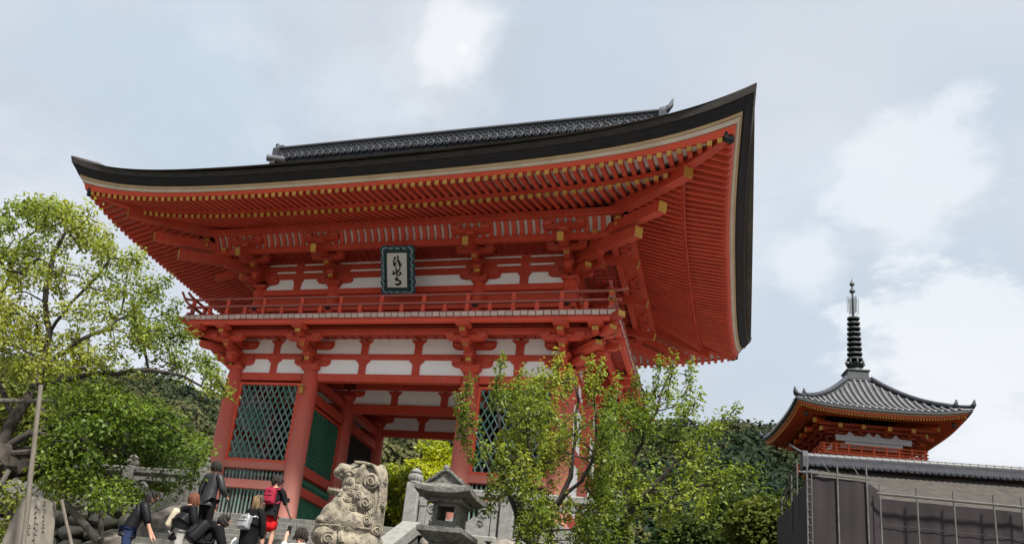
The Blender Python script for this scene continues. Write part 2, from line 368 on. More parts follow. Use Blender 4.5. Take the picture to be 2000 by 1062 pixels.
def lower_set(M):
    d = obj('bracket_set', DAITO, gate, M)
    for me in (A1, A2, A3): obj('bracket_arm', me, d, M)
    obj('wall_arm', ARMW1, d, M); obj('wall_arm', ARMW2, d, M)
    for y, z in ((-0.474, 4.62), (-0.914, 4.90), (-1.304, 5.16)): obj('gilt_cap', CAP1, d, M @ T((0, y - 0.004, z)))
    obj('cross_arm', CR, d, M @ T((0, -0.87, 0)))
    for x in (-0.44, 0.44): 
        obj('bearing_block', BLK, d, M @ T((x, -0.87, 5.07 + 0.0)))
        obj('bearing_block', BLK, d, M @ T((x, -0.03, 4.66))); obj('bearing_block', BLK, d, M @ T((x, -0.03, 5.12)))
    obj('bearing_block', BLK, d, M @ T((0, -0.43, 4.685))); obj('bearing_block', BLK, d, M @ T((0, -0.87, 4.905)))
    obj('top_block', BLKT, d, M @ T((0, -1.26, 5.225)))
    return d
def diag(d, ends, w, mname='diagonal_arm', M=None):
    """arms along the corner diagonal: ends = (reach along each axis, z0, z1)"""
    for s, z0, z1 in ends:
        L_ = s * sqrt(2)
        o = obj(mname, out_arm(-L_, z0, z1, w, 0.1), d, M); o.data.name = mname
        obj('gilt_cap', cap_mesh(w * 0.96, (z1 - z0) * 0.6), d, M @ T((0, -L_ - 0.008, z0 + (z1 - z0) * 0.68)))
for sname, (M, ed) in SIDE.items():
    for t in ed[1:-1]: lower_set(M @ T((t, 0, 0)))
CORNERS = ((5, 0, pi / 4), (5, DEP, 3 * pi / 4), (-5, DEP, -3 * pi / 4), (-5, 0, -pi / 4))
for cx, cy, ang in CORNERS:
    d = lower_set(T((cx, cy, 0)) @ RZ(ang - pi / 4)); 
    d2 = lower_set(T((cx, cy, 0.002)) @ RZ(ang + pi / 4))
    MD = T((cx, cy, 0)) @ RZ(ang)
    diag(d, ((0.50, 4.52, 4.71), (0.92, 4.80, 4.99), (1.30, 5.06, 5.24)), 0.20, M=MD)
    # second top block beside the corner under each edge beam
    for s in (-1, 1):
        Ms = T((cx, cy, 0)) @ RZ(ang + s * pi / 4)
        q = obj('bracket_arm', out_arm(-1.30, 5.06, 5.225, 0.16, -0.5), d, Ms @ T((-s * 0.87, 0, 0))); obj('gilt_cap', CAP1, d, Ms @ T((-s * 0.87, -1.308, 5.16)))
        obj('top_block', BLKT, d, Ms @ T((-s * 0.87, -1.26, 5.225)))
    cb = MB().box((0, -0.75 * sqrt(2), 5.44), (0.20, 1.52 * sqrt(2), 0.17)).build('corner_balcony_beam', M_REDB, gate, MD)
    obj('gilt_cap', cap_mesh(0.19, 0.15), cb, MD @ T((0, -1.51 * sqrt(2) - 0.01, 5.445)))

# --- balcony planks: each one a board with a bleached end
pl_cache = {}
def plank(M, t, y_in, name='balcony_plank'):
    k = round(y_in, 2)
    if k not in pl_cache:
        mb = MB(); mb.box((0, (-1.39 + y_in) / 2, 5.55), (0.180, y_in + 1.39, 0.13)); mb.m = [0, 0, 1, 0, 0, 0]
        pl_cache[k] = mb.mesh('balcony_plank', [M_REDB, M_PLANK])
    z = random.uniform(-0.004, 0.004)
    obj(name, pl_cache[k], gate, M @ T((t, random.uniform(-0.012, 0.006), z)))
for sname, (M, ed) in SIDE.items():
    n = int(round((ed[-1] - ed[0] + 2 * 1.36) / 0.2)); st = (ed[-1] - ed[0] + 2 * 1.36) / n
    for k in range(n):
        t = ed[0] - 1.36 + (k + 0.5) * st
        over = max(ed[0] - t, t - ed[-1], 0)
        plank(M, t, 0.3 if over == 0 else max(-1.2, -over - 0.02 + 0.06))
# --- balcony railing
PST = MB().box((0, 0, 0), (0.10, 0.10, 0.20)).mesh('rail_post', M_RED2); PTL = MB().box((0, 0, 0), (0.105, 0.09, 0.20)).mesh('rail_post', M_RED2)
M_RAIL = mat('worn_vermilion_rail', (0.36, 0.07, 0.05), 0.6, (0.28, 0.10, 0.085), 3.0, rnd=0.06)
for sname, (M, ed) in SIDE.items():
    a, b = ed[0] - 1.22, ed[-1] + 1.22
    beam('base_rail', a - 0.22, b + 0.22, -1.22, 5.625, 5.70, 0.11, M, M_RAIL)
    beam('middle_rail', a - 0.24, b + 0.24, -1.22, 5.915, 5.985, 0.09, M, M_RAIL)
    path = [(a - 0.40, -1.22, 6.27), (a - 0.25, -1.22, 6.225), (a, -1.22, 6.20), (b, -1.22, 6.20), (b + 0.25, -1.22, 6.225), (b + 0.40, -1.22, 6.27)]
    shade(MB().tube(path, 0.042, 10).build('hand_rail', M_RAIL, gate, M).data)
    n = int(round((b - a) / 0.635)); st = (b - a) / n
    for k in range(n + 1):
        t = a + k * st
        obj('rail_post', PST, gate, M @ T((t, -1.22, 5.80)))
        if k % 2 == 0 or k == n: obj('rail_post', PTL, gate, M @ T((t, -1.22, 6.08)))
    if sname in ('front', 'right'):
        for t, z, hh in ((a if sname == 'right' else b, 5.66, 0.10), (a if sname == 'right' else b, 5.95, 0.10), (a if sname == 'right' else b, 6.16, 0.05)):
            MB().box((t, -1.285, z), (0.15, 0.02, hh)).build('gilt_fitting', M_GOLD, gate, M)
for sgn in (-1,):   # raised rail end at the left corner
    shade(MB().tube([(-6.22, -1.22, 5.66), (-6.1, -1.30, 5.8), (-6.45, -1.36, 6.12), (-6.62, -1.40, 6.40)], 0.04, 8).build('rail_end', M_RAIL, gate).data)

# --- lattices and balusters of the guardian chambers
def lattice(M, x0, x1, z0, z1, m, step=0.195, ang=61, w=0.046, y=-0.02):
    """diagonal bars; each bar a part of its own, clipped to the frame"""
    dx = 1 / math.tan(radians(ang)); W_ = x1 - x0; H_ = z1 - z0
    for s in (1, -1):
        c = x0 - H_ * dx + step * 0.5 if s == 1 else x0 + step * 0.5
        while True:
            # bar x = c + s*dx*(z-z0)
            za, zb = z0, z1; xa = c; xb = c + s * dx * H_
            def zat(x): return z0 + (x - c) / (s * dx)
            lo, hi = (x0, x1)
            if s == 1:
                if c > x1: break
                if xa < lo: za = zat(lo); xa = lo
                if xb > hi: zb = zat(hi); xb = hi
            else:
                if c - H_ * dx > x1: break
                if xa > hi: za = zat(hi); xa = hi
                if xb < lo: zb = zat(lo); xb = lo
            if zb - za > 0.08:
                yy = y + (0.018 if s == 1 else -0.018)
                MB().bar((xa, yy, za), (xb, yy, zb), 0.034, w, up=(0, -1, 0)).build('lattice_bar', m, gate, M)
            c += step
def frame(M, x0, x1, z0, z1, m=None, w=0.075, t=0.12, y=-0.02, name='lattice_frame'):
    mb = MB(); mb.box(((x0 + x1) / 2, y, z1 + w / 2), (x1 - x0 + 2 * w, t, w)); mb.box(((x0 + x1) / 2, y, z0 - w / 2), (x1 - x0 + 2 * w, t, w))
    mb.box((x0 - w / 2, y, (z0 + z1) / 2), (w, t, z1 - z0)); mb.box((x1 + w / 2, y, (z0 + z1) / 2), (w, t, z1 - z0)); mb.build(name, m or M_RED2, gate, M)
BAL = shade(MB().lathe([(0.030, -0.62), (0.030, 0.95), (0.034, 1.02), (0.020, 1.07), (0.020, 1.10), (0.040, 1.16), (0.038, 1.21), (0.015, 1.27), (0.004, 1.31)], 10).mesh('baluster', M_GREEN2))
BAL2 = BAL.copy(); BAL2.materials[0] = M_GREEN3
def baluster_row(M, x0, x1, st, me):
    n = int((x1 - x0) / st); s0 = (x1 - x0) / n
    for k in range(n): obj('baluster', me, gate, M @ T((x0 + (k + 0.5) * s0, -0.02, 0)))
for x0, x1 in ((-4.70, -2.74), (2.74, 4.70)):
    lattice(SIDE['front'][0], x0 + 0.03, x1 - 0.03, 1.62, 3.90, M_GREEN); frame(SIDE['front'][0], x0 + 0.03, x1 - 0.03, 1.62, 3.90)
    beam('panel_rail', x0 - 0.06, x1 + 0.06, -0.02, 1.33, 1.545, 0.2, SIDE['front'][0], M_COLUMN)
    beam('panel_rail', x0 - 0.06, x1 + 0.06, -0.04, 0.74, 0.99, 0.24, SIDE['front'][0], M_COLUMN)
    beam('sill_beam', x0 - 0.06, x1 + 0.06, -0.02, -0.70, -0.58, 0.24, SIDE['front'][0], M_COLUMN)
    baluster_row(SIDE['front'][0], x0, x1, 0.118, BAL)
    # dark chamber lining
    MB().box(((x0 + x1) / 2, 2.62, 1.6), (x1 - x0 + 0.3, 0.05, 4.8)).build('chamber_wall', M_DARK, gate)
for sx in (-1, 1):   # inner faces along the passage
    Mi = T((sx * 2.44, 0, 0)) @ RZ(pi / 2 if sx < 0 else -pi / 2)
    u0, u1 = (0.30, 2.50) if sx < 0 else (-2.50, -0.30)
    lattice(Mi, u0 + 0.1, u1 - 0.1, 1.62, 3.36, M_GREEN3, step=0.15, w=0.03); frame(Mi, u0 + 0.1, u1 - 0.1, 1.62, 3.36)
    beam('panel_rail', u0, u1, -0.02, 1.33, 1.545, 0.2, Mi); beam('panel_rail', u0, u1, -0.04, 0.74, 0.99, 0.24, Mi)
    beam('passage_beam', u0 - 0.05, u1 + 0.05, 0.0, 3.52, 3.80, 0.22, Mi); beam('passage_beam', u0 - 0.05, u1 + 0.05, 0.0, 4.05, 4.28, 0.2, Mi)
    baluster_row(Mi, u0, u1, 0.12, BAL2)
    v0, v1 = (3.10, 5.32) if sx < 0 else (-5.32, -3.10)
    beam('passage_beam', v0 - 0.05, v1 + 0.05, 0.0, 3.52, 3.80, 0.22, Mi); beam('passage_beam', v0 - 0.05, v1 + 0.05, 0.0, 4.05, 4.28, 0.2, Mi)
    beam('panel_rail', v0, v1, -0.02, 0.9, 1.1, 0.2, Mi)
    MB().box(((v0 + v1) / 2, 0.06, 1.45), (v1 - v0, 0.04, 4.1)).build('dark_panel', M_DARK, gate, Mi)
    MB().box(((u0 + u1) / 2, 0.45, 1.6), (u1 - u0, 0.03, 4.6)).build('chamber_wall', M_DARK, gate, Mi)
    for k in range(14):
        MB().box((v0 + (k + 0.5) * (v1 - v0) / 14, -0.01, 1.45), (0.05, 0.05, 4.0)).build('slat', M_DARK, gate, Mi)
# outer side walls: plaster between red rails
for sname in ('right', 'left'):
    M, ed = SIDE[sname]
    for i in range(2):
        a, b = ed[i] + 0.26, ed[i + 1] - 0.26
        for z0, z1 in ((-0.55, 0.75), (1.0, 2.5), (2.75, 4.02)): MB().box(((a + b) / 2, 0.02, (z0 + z1) / 2), (b - a, 0.1, z1 - z0)).build('plaster_panel', M_WHITE, gate, M)
        for z0, z1 in ((-0.72, -0.5), (0.72, 1.02), (2.47, 2.77)): beam('wall_rail', a, b, -0.01, z0, z1, 0.2, M)
# middle row across the passage, then the ceiling
for i in range(3):
    a, b = XC[i] + 0.25, XC[i + 1] - 0.25
    beam('head_beam', a, b, YM, 4.0, 4.28, 0.22, T((0, 0, 0))); beam('wall_beam', a, b, YM, 4.77, 4.97, 0.18, T((0, 0, 0)))
    cuts = [XC[i]] + list(STRUT['front'][i]) + [XC[i + 1]]
    for j in range(len(cuts) - 1): panel(T((0, YM, 0)), cuts[j] + 0.06, cuts[j + 1] - 0.06, 4.27, 4.78)
    for t in STRUT['front'][i]: obj('strut', ST1, gate, T((t, YM, 0)))
for x in XC[1:3]:
    d = obj('bracket_set', DAITO, gate, T((x, YM, 0))); obj('wall_arm', ARMW1, d, T((x, YM, 0)))
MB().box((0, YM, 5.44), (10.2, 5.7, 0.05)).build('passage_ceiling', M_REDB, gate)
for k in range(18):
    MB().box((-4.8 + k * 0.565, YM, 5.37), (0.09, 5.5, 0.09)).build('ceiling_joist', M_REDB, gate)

# ------------------------------------------------------------------ upper storey
UY = 0.25; UX = 4.86; UB = DEP - UY
USIDE = {'front': (T((0, UY, 0)), (-UX, -2.3, 2.3, UX)), 'right': (T((UX, 0, 0)) @ RZ(pi / 2), (UY, 2.8, UB)),
         'rear': (T((0, UB, 0)) @ RZ(pi), (-UX, -2.3, 2.3, UX)), 'left': (T((-UX, 0, 0)) @ RZ(-pi / 2), (-UB, -2.8, -UY))}
uc = shade(MB().lathe([(0.215, 5.6), (0.21, 6.9), (0.205, 7.12), (0.17, 7.23)], 20).mesh('upper_column', M_RED2))
for x in (-UX, -2.3, 2.3, UX):
    for y in (UY, 2.8, UB):
        if abs(x) < 4 and y == 2.8: continue
        obj('upper_column', uc, gate, T((x, y, 0)))
        if y == UY: MB().ball((x, y - 0.245, 6.44), (0.10, 0.03, 0.07), 1).build('nail_cover', M_METAL, gate)
STU = MB().box((0, -0.03, 7.32), (0.24, 0.12, 0.38)).mesh('strut', M_RED); STU2 = MB().box((0, -0.028, 7.86), (0.24, 0.11, 0.66)).mesh('strut', M_RED)
STUF = strut_mesh(7.12, 7.51, 0.12, 0.07)
UARM1 = MB().prism(arm_poly(0.60, 7.33, 7.51), -0.11, 0.07).mesh('wall_arm', M_RED)
UARM2 = MB().prism(arm_poly(0.46, 7.64, 7.80), -0.10, 0.07).mesh('wall_arm', M_RED)
UDAI = shade(MB().frustum((0, 0, 7.20), 0.36, 0.50, 0.09).box((0, 0, 7.33), (0.50, 0.50, 0.09)).mesh('bracket_set', M_RED), 20)
UA1, UA2 = out_arm(-0.43, 7.34, 7.49, 0.15), out_arm(-0.84, 7.60, 7.75, 0.15)
UCR = MB().prism(arm_poly(0.54, 7.77, 7.93), -0.08, 0.08).mesh('cross_arm', M_RED)
UCR2 = MB().prism(arm_poly(0.56, 8.08, 8.22), -0.08, 0.08).mesh('cross_arm', M_RED)
TAIL = MB().bar((0, 0.25, 8.17), (0, -1.78, 7.66), 0.17, 0.24).mesh('tail_rafter', M_RED); TCAP = cap_mesh(0.165, 0.24)
UBLK = block(0.25, 0.11)
def upper_set(M, tail=True):
    d = obj('bracket_set', UDAI, gate, M)
    obj('bracket_arm', UA1, d, M); obj('bracket_arm', UA2, d, M); obj('wall_arm', UARM1, d, M); obj('wall_arm', UARM2, d, M)
    for y, z in ((-0.438, 7.425), (-0.848, 7.685)): obj('gilt_cap', CAP1, d, M @ T((0, y, z)))
    obj('cross_arm', UCR, d, M @ T((0, -0.80, 0))); obj('cross_arm', UCR2, d, M @ T((0, -1.40, 0)))
    for x in (-0.43, 0, 0.43):
        obj('bearing_block', UBLK, d, M @ T((x, -0.80, 7.90 if x else 7.71))); obj('bearing_block', UBLK, d, M @ T((x, -1.40, 8.20 if x else 8.0)))
    for x in (-0.42, 0.42): obj('bearing_block', UBLK, d, M @ T((x, -0.04, 7.47)))
    obj('bearing_block', UBLK, d, M @ T((0, -0.40, 7.47)))
    if tail:
        t = obj('tail_rafter', TAIL, d, M)
        obj('gilt_cap', TCAP, d, M @ T((0, -1.788, 7.656)) @ RX(0.245))
    return d
M_COFF = M_BOARD
for sname, (M, ed) in USIDE.items():
    L0, L1 = ed[0], ed[-1]
    MB().box(((L0 + L1) / 2, 0.09, 6.28), (L1 - L0, 0.06, 1.34)).build('timber_wall', M_RED2, gate, M)
    beam('tie_beam', L0 - 0.2, L1 + 0.2, -0.01, 6.93, 7.12, 0.26, M, M_RED2)
    beam('tie_beam', L0 - 0.2, L1 + 0.2, -0.06, 6.35, 6.52, 0.30, M, M_RED2)
    for z0, z1, w_ in ((7.51, 7.71, 0.16), (7.79, 7.965, 0.155), (8.04, 8.22, 0.15)): beam('wall_beam', L0 - 0.3, L1 + 0.3, -0.01, z0, z1, w_, M)
    for i in range(len(ed) - 1):
        a, b = ed[i] + 0.05, ed[i + 1] - 0.05
        mid = [] if (sname in ('front', 'rear') and i == 1) else [(a + b) / 2]
        cuts = [a] + mid + [b]
        for j in range(len(cuts) - 1):
            for z0, z1 in ((7.10, 7.53), (7.70, 7.80), (7.95, 8.05)): panel(M, cuts[j] + 0.03, cuts[j + 1] - 0.03, z0, z1, 0.0)
        for t in mid: obj('strut', STUF, gate, M @ T((t, 0, 0))); obj('strut', STU2, gate, M @ T((t, 0, 0)))
        # green barred windows and doors behind the railing
        if sname in ('front', 'right', 'left'):
            if mid:
                MB().box(((a + b) / 2, 0.05, 6.0), (1.5, 0.05, 0.62)).build('window_frame', M_GOLD, gate, M)
                for k in range(13): MB().box(((a + b) / 2 - 0.66 + k * 0.11, 0.015, 6.0), (0.05, 0.04, 0.52)).build('window_bar', M_GREEN3, gate, M)
            else:
                for k in range(4): MB().box((-1.65 + k * 1.1, 0.045, 6.02), (1.02, 0.05, 0.58), ch=0.01).build('door_leaf', M_RED, gate, M)
    beam('coffer_beam', L0 - 1.25, L1 + 1.25, -1.20, 7.86, 8.03, 0.15, M)
    beam('outer_purlin', L0 - 1.7, L1 + 1.7, -1.60, 8.335, 8.52, 0.16, M)
    # coffered ceiling between wall and coffer beam
    MB().box(((L0 + L1) / 2, -0.6, 8.115), (L1 - L0 + 2.0, 1.16, 0.02)).build('coffer_board', M_BOARD, gate, M)
    for yy in (-0.24, -0.42, -0.60, -0.78, -0.96): beam('coffer_rib', L0 - 1.0, L1 + 1.0, yy, 8.055, 8.104, 0.10, M, M_REDB, 0)
    nr = int((L1 - L0 + 1.6) / 0.24)
    if sname != 'rear':
        me = MB().box((0, -0.6, 8.072), (0.10, 1.1, 0.05)).mesh('coffer_rib', M_REDB)
        for k in range(nr): obj('coffer_rib', me, gate, M @ T((L0 - 0.8 + (k + 0.5) * 0.24, 0, 0)))
    # coved ribs (white board between) up to the outer purlin
    arc = [(-1.27 - 0.28 * (k / 6) ** 1.7, 8.03 + 0.33 * (k / 6) ** 0.8) for k in range(7)]
    bp = [(y + 0.05, z + 0.03) for y, z in arc]
    MB().prism(bp + [(y + 0.02, z + 0.02) for y, z in bp[::-1]], L0 - 1.2, L1 + 1.2, 'x').build('cove_board', M_BOARD, gate, M)
    if sname != 'rear':
        rib = MB().prism([(y - 0.01, z - 0.005) for y, z in arc] + [(y + 0.055, z + 0.03) for y, z in arc[::-1]], -0.06, 0.06, 'x').mesh('cove_rib', M_RED)
        n = int((L1 - L0 + 2.2) / 0.215)
        for k in range(n + 1): obj('cove_rib', rib, gate, M @ T((L0 - 1.1 + k * 0.215, 0, 0)))
    for t in ed[1:-1]: upper_set(M @ T((t, 0, 0)))
for cx, cy, ang in ((UX, UY, pi / 4), (UX, UB, 3 * pi / 4), (-UX, UB, -3 * pi / 4), (-UX, UY, -pi / 4)):
    d = upper_set(T((cx, cy, 0)) @ RZ(ang - pi / 4)); upper_set(T((cx, cy, 0.002)) @ RZ(ang + pi / 4))
    MD = T((cx, cy, 0)) @ RZ(ang)
    diag(d, ((0.55, 7.30, 7.50), (0.98, 7.56, 7.77)), 0.20, M=MD)
    for s, z0, zz in ((1.98, 7.55, 0.26), (2.58, 7.88, 0.26)):
        tr = MB().bar((0, 0.2, z0 + 0.42), (0, -s * sqrt(2), z0), 0.23, 0.28).build('corner_tail_rafter', M_RED, gate, MD)
        obj('gilt_cap', cap_mesh(0.225, 0.27), tr, MD @ T((0, -s * sqrt(2) - 0.008, z0)) @ RX(0.12))
    for s in (-1, 1):   # posts of stacked blocks carrying the corner
        Ms = T((cx, cy, 0)) @ RZ(ang + s * pi / 4)
        mb = MB().box((-s * 1.40, -1.40, 8.19), (0.17, 0.17, 0.42)); mb.frustum((-s * 1.40, -1.40, 8.18), 0.16, 0.25, 0.08); mb.build('corner_block', M_RED, gate, Ms)
        for dz in (8.08, 8.26): obj('gilt_cap', CAP1, gate, Ms @ T((-s * 1.40, -1.535, dz)))
        upx = -s * 0.80
        q = obj('bracket_arm', out_arm(-0.84 - 0.55, 7.88, 8.03, 0.15, -0.6), d, Ms @ T((upx, 0, 0))); obj('gilt_cap', CAP1, d, Ms @ T((upx, -1.398, 7.965)))

# ------------------------------------------------------------------ eaves
def LIFT(u): u = abs(u); return 0.30 * u ** 2 + 0.66 * u ** 6
def ring_pt(side, t, s, z, k):
    """t in -1..1 along the side at overhang s; local axes of SIDE (x along, -y out), world result"""
    s0 = s; s = s - 0.20 * (1 - min(1.0, abs(t)) ** 3) * min(1.0, max(0.0, (s - 1.0) / 3.0))   # eaves sweep out towards the corners
    if side in ('front', 'rear'):
        h = HB + s0; x = t * h; P = (x, -s, z + k * LIFT(t))
        return P if side == 'front' else (-x, DEP + s, P[2])
    h = YM + s0; y = t * h
    return (HB + s, YM + y, z + k * LIFT(t)) if side == 'right' else (-HB - s, YM - y, z + k * LIFT(t))
TS = [sin(k / 20 * pi / 2) for k in range(-20, 21)]
def sweep(name, prof, m, smooth=False):
    mb = MB(); n = None
    rows = []
    for s, z, k in prof:
        r = []
        for side in ('front', 'right', 'rear', 'left'):
            for t in TS[:-1]: r.append(ring_pt(side, t, s, z, k))
        rows.append(r)
    n = len(rows[0]); vs = [p for r in rows for p in r]
    fs = [(i * n + j, i * n + (j + 1) % n, (i + 1) * n + (j + 1) % n, (i + 1) * n + j) for i in range(len(rows) - 1) for j in range(n)]
    mb.add(vs, fs); return mb.build(name, m, gate)
sweep('thatch_edge_upper', [(3.9, 8.74, 0.95), (4.46, 8.645, 1.0), (4.50, 8.62, 0.995), (4.45, 8.50, 0.93), (4.36, 8.495, 0.92)], M_BARK_ROOF2)
sweep('thatch_edge_lower', [(4.36, 8.51, 0.92), (4.42, 8.488, 0.92), (4.27, 8.345, 0.78), (4.0, 8.36, 0.75)], M_BARK_ROOF)
sweep('pale_eave_board', [(4.0, 8.36, 0.75), (4.22, 8.342, 0.77), (4.20, 8.29, 0.74), (4.0, 8.30, 0.70)], M_CREAM)
sweep('weathered_eave_board', [(4.0, 8.30, 0.70), (4.17, 8.288, 0.72), (4.12, 8.23, 0.66), (3.95, 8.24, 0.62)], M_CREAM2)
sweep('eave_fascia', [(3.95, 8.24, 0.62), (4.09, 8.228, 0.64), (4.03, 8.145, 0.53), (3.90, 8.15, 0.53)], M_RED2)
KF, KB = 0.52, 0.40
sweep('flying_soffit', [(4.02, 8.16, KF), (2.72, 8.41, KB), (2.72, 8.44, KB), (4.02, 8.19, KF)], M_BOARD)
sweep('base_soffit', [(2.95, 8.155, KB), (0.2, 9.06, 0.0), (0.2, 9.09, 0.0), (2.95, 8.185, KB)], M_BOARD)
sweep('eave_support', [(2.98, 8.15, KB), (2.98, 8.245, KB), (2.80, 8.28, KB), (2.80, 8.18, KB), (2.98, 8.15, KB)], M_RED)
# rafters: flying row and base row
stuff = MB(); nraf = 0; ncap = 0
def kz(s, z_a, s_a, z_b, s_b): f = (s - s_b) / (s_a - s_b); return z_b + (z_a - z_b) * f
FLC = MB().box((0, 0, 0), (0.104, 0.012, 0.112)).mesh('gilt_cap', M_GOLD)
def rafter(side, x, s_out, s_in, zo, zi, ko, ki, own, cap):
    global nraf, ncap
    half = HB if side in ('front', 'rear') else YM
    ax = abs(x)
    s_i = max(s_in, ax - half + 0.12)
    if s_i > s_out - 0.08: return
    f = (s_out - s_i) / (s_out - s_in)
    def pt(s, z, k): return Vector(ring_pt(side, x / (half + s), s, z, k))
    P = pt(s_out, zo, ko); Q = pt(s_i, zo + (zi - zo) * f, ko + (ki - ko) * f)
    mb = MB() if own else stuff
    mb.bar(P, Q, 0.10, 0.12)
    if own:
        r = mb.build('rafter', M_RED, gate, fix=False); nraf += 1
        if cap:
            d = (P - Q).normalized(); xx = d.cross(Vector((0, 0, 1))).normalized(); up = xx.cross(d)
            Mc = Matrix(((xx.x, -d.x, up.x, P.x + d.x * .008), (xx.y, -d.y, up.y, P.y + d.y * .008), (xx.z, -d.z, up.z, P.z + d.z * .008), (0, 0, 0, 1)))
            obj('gilt_cap', FLC, r, Mc)
for side in ('front', 'right', 'left', 'rear'):
    half = HB if side in ('front', 'rear') else YM
    n = int(2 * (half + 3.75) / 0.213)
    for k in range(n + 1):
        x = -(half + 3.75) + k * 2 * (half + 3.75) / n
        # along 'left' the front end is x = +, along 'right' it is x = -
        own = side in ('front', 'right') or (side == 'left' and x > 1.2)
        rafter(side, x, 4.0, 2.72, 8.088, 8.345, KF, KB, own, side == 'front')
    n = int(2 * (half + 2.75) / 0.213)
    for k in range(n + 1):
        x = -(half + 2.75) + k * 2 * (half + 2.75) / n
        rafter(side, x, 2.92, 0.3, 8.085, 8.95, KB, 0.0, side in ('front', 'right'), side == 'front')
tag(stuff.build('rear_rafters', M_RED, gate, fix=False), kind='stuff')
# hip rafters
for cx, cy, ang in CORNERS:
    MD = T((cx, cy, 0)) @ RZ(ang)
    o = MB().bar((0, -0.6, 8.62), (0, -3.05 * sqrt(2), 8.36), 0.26, 0.30).build('hip_rafter', M_RED, gate, MD)
    obj('gilt_cap', cap_mesh(0.255, 0.29), o, MD @ T((0, -3.05 * sqrt(2) - 0.008, 8.36)) @ RX(0.07))
    o = MB().bar((0, -2.5 * sqrt(2), 8.56), (0, -3.92 * sqrt(2), 8.63), 0.24, 0.22).build('hip_rafter', M_RED, gate, MD)
    MB().box((0, -3.9 * sqrt(2) - 0.03, 8.63), (0.27, 0.16, 0.25), ch=0.03).build('hip_end_cap', M_METAL, o, MD)

# ------------------------------------------------------------------ bark roof and tiled ridge
def prof_f(s):      # height against distance in from the eave line (front/back slope)
    u = max(0.0, min(1.0, s / 7.26)); return 8.66 + 4.75 * (0.52 * u + 0.48 * u * u)
def prof_s(s):
    u = max(0.0, min(1.0, s / 7.26)); return 8.66 + 4.75 * (0.52 * u + 0.48 * u * u)
def roof_part(name, x0, x1, nx, hip):
    ny = 36; V = []; F = []
    for i in range(nx + 1):
        for j in range(ny + 1):
            tx = x0 + (x1 - x0) * i / nx; ty = -1 + 2 * j / ny
            x = tx; y = YM + ty * 7.26
            sf = 7.26 - abs(ty * 7.26); ss = 9.46 - abs(x)
            z = prof_f(sf)
            if hip: z = min(z, prof_s(ss))
            e = min(sf, ss) if hip else sf
            uu = (abs(x) / 9.46) if sf <= ss else abs(ty)
            z += LIFT(uu) * max(0, 1 - e / 2.2) ** 1.5 * (1 if (hip or True) else 0) - 0.02
            V.append((x, y, z))
    for i in range(nx):
        for j in range(ny):
            a = i * (ny + 1) + j; F.append((a, a + ny + 1, a + ny + 2, a + 1))
    mb = MB().add(V, F); o = mb.build(name, M_BARK_TOP, gate, smooth=True); return o
roof_part('bark_roof', -6.6, 6.6, 40, False)
roof_part('hip_roof', 6.3, 9.46, 16, True); roof_part('hip_roof', -9.46, -6.3, 16, True)
for sx in (-1, 1):   # gables
    pts = [(-2.9, 11.2), (2.9, 11.2)] + [(2.9 * (1 - k / 6), 11.2 + 2.05 * (k / 6) ** 1.05) for k in range(1, 7)] + [(-2.9 * (k / 6), 13.25 - 2.05 * (k / 6) ** 0.95) for k in range(1, 6)]
    MB().prism(pts, sx * 6.35, sx * 6.45, 'x', T((0, YM, 0))).build('gable_board', M_RED, gate)
RH = 6.75
MB().box((0, YM, 13.410), (2 * RH, 0.62, 0.5)).build('ridge_base', M_TILE, gate)
rb = MB().box((0, YM, 13.940), (2 * RH, 0.50, 0.62)).build('ridge_wall', M_TILE, gate)
shade(MB().tube([(-RH - 0.1, YM, 14.260), (RH + 0.1, YM, 14.260)], 0.16, 14).build('ridge_cap', M_TILE, gate).data)
MB().box((0, YM, 13.790), (2 * RH + 0.05, 0.74, 0.04)).build('ridge_course', M_TILE, gate)
MB().box((0, YM, 14.180), (2 * RH + 0.05, 0.62, 0.03)).build('ridge_course', M_TILE, gate)
disc = shade(MB().lathe([(0.125, 0), (0.125, 0.06), (0.10, 0.075), (0.10, 0.05), (0.05, 0.05), (0.045, 0.075), (0.01, 0.08)], 16).mesh('round_end_tile', M_TILE))
droop = MB().prism([(-0.07, 0.05), (-0.05, -0.01), (0.05, -0.01), (0.07, 0.05), (0.05, 0.08), (-0.05, 0.08)], -0.03, 0.03).mesh('flat_end_tile', M_TILE)
for k in range(48):
    x = -RH + 0.14 + k * (2 * RH - 0.28) / 47
    obj('round_end_tile', disc, gate, T((x, YM - 0.36, 13.700)) @ RX(pi / 2))
    if k < 47: obj('flat_end_tile', droop, gate, T((x + 0.142, YM - 0.38, 13.720)))
    obj('ridge_tile', disc, gate, T((x, YM + 0.36, 13.700)) @ RX(-pi / 2))
wav = MB()   # openwork wave tiles on the ridge wall: too many to pick apart
for r in range(3):
    for k in range(66):
        x = -RH + 0.1 + (k + 0.5 * (r % 2)) * 0.203; z = 13.830 + r * 0.115
        path = [(x + 0.1 * cos(a), YM - 0.262, z + 0.1 * sin(a)) for a in [pi * q / 6 for q in range(7)]]
        wav.tube(path, 0.017, 4, False)
        path = [(p[0], 2 * YM - p[1], p[2]) for p in path]; wav.tube(path, 0.017, 4, False)
tag(wav.build('ridge_wave_tiles', M_TILE, gate), kind='stuff')
M_TILEW = mat('pale_mortar_tile', (0.12, 0.125, 0.13), 0.7, (0.08, 0.08, 0.09), 5)
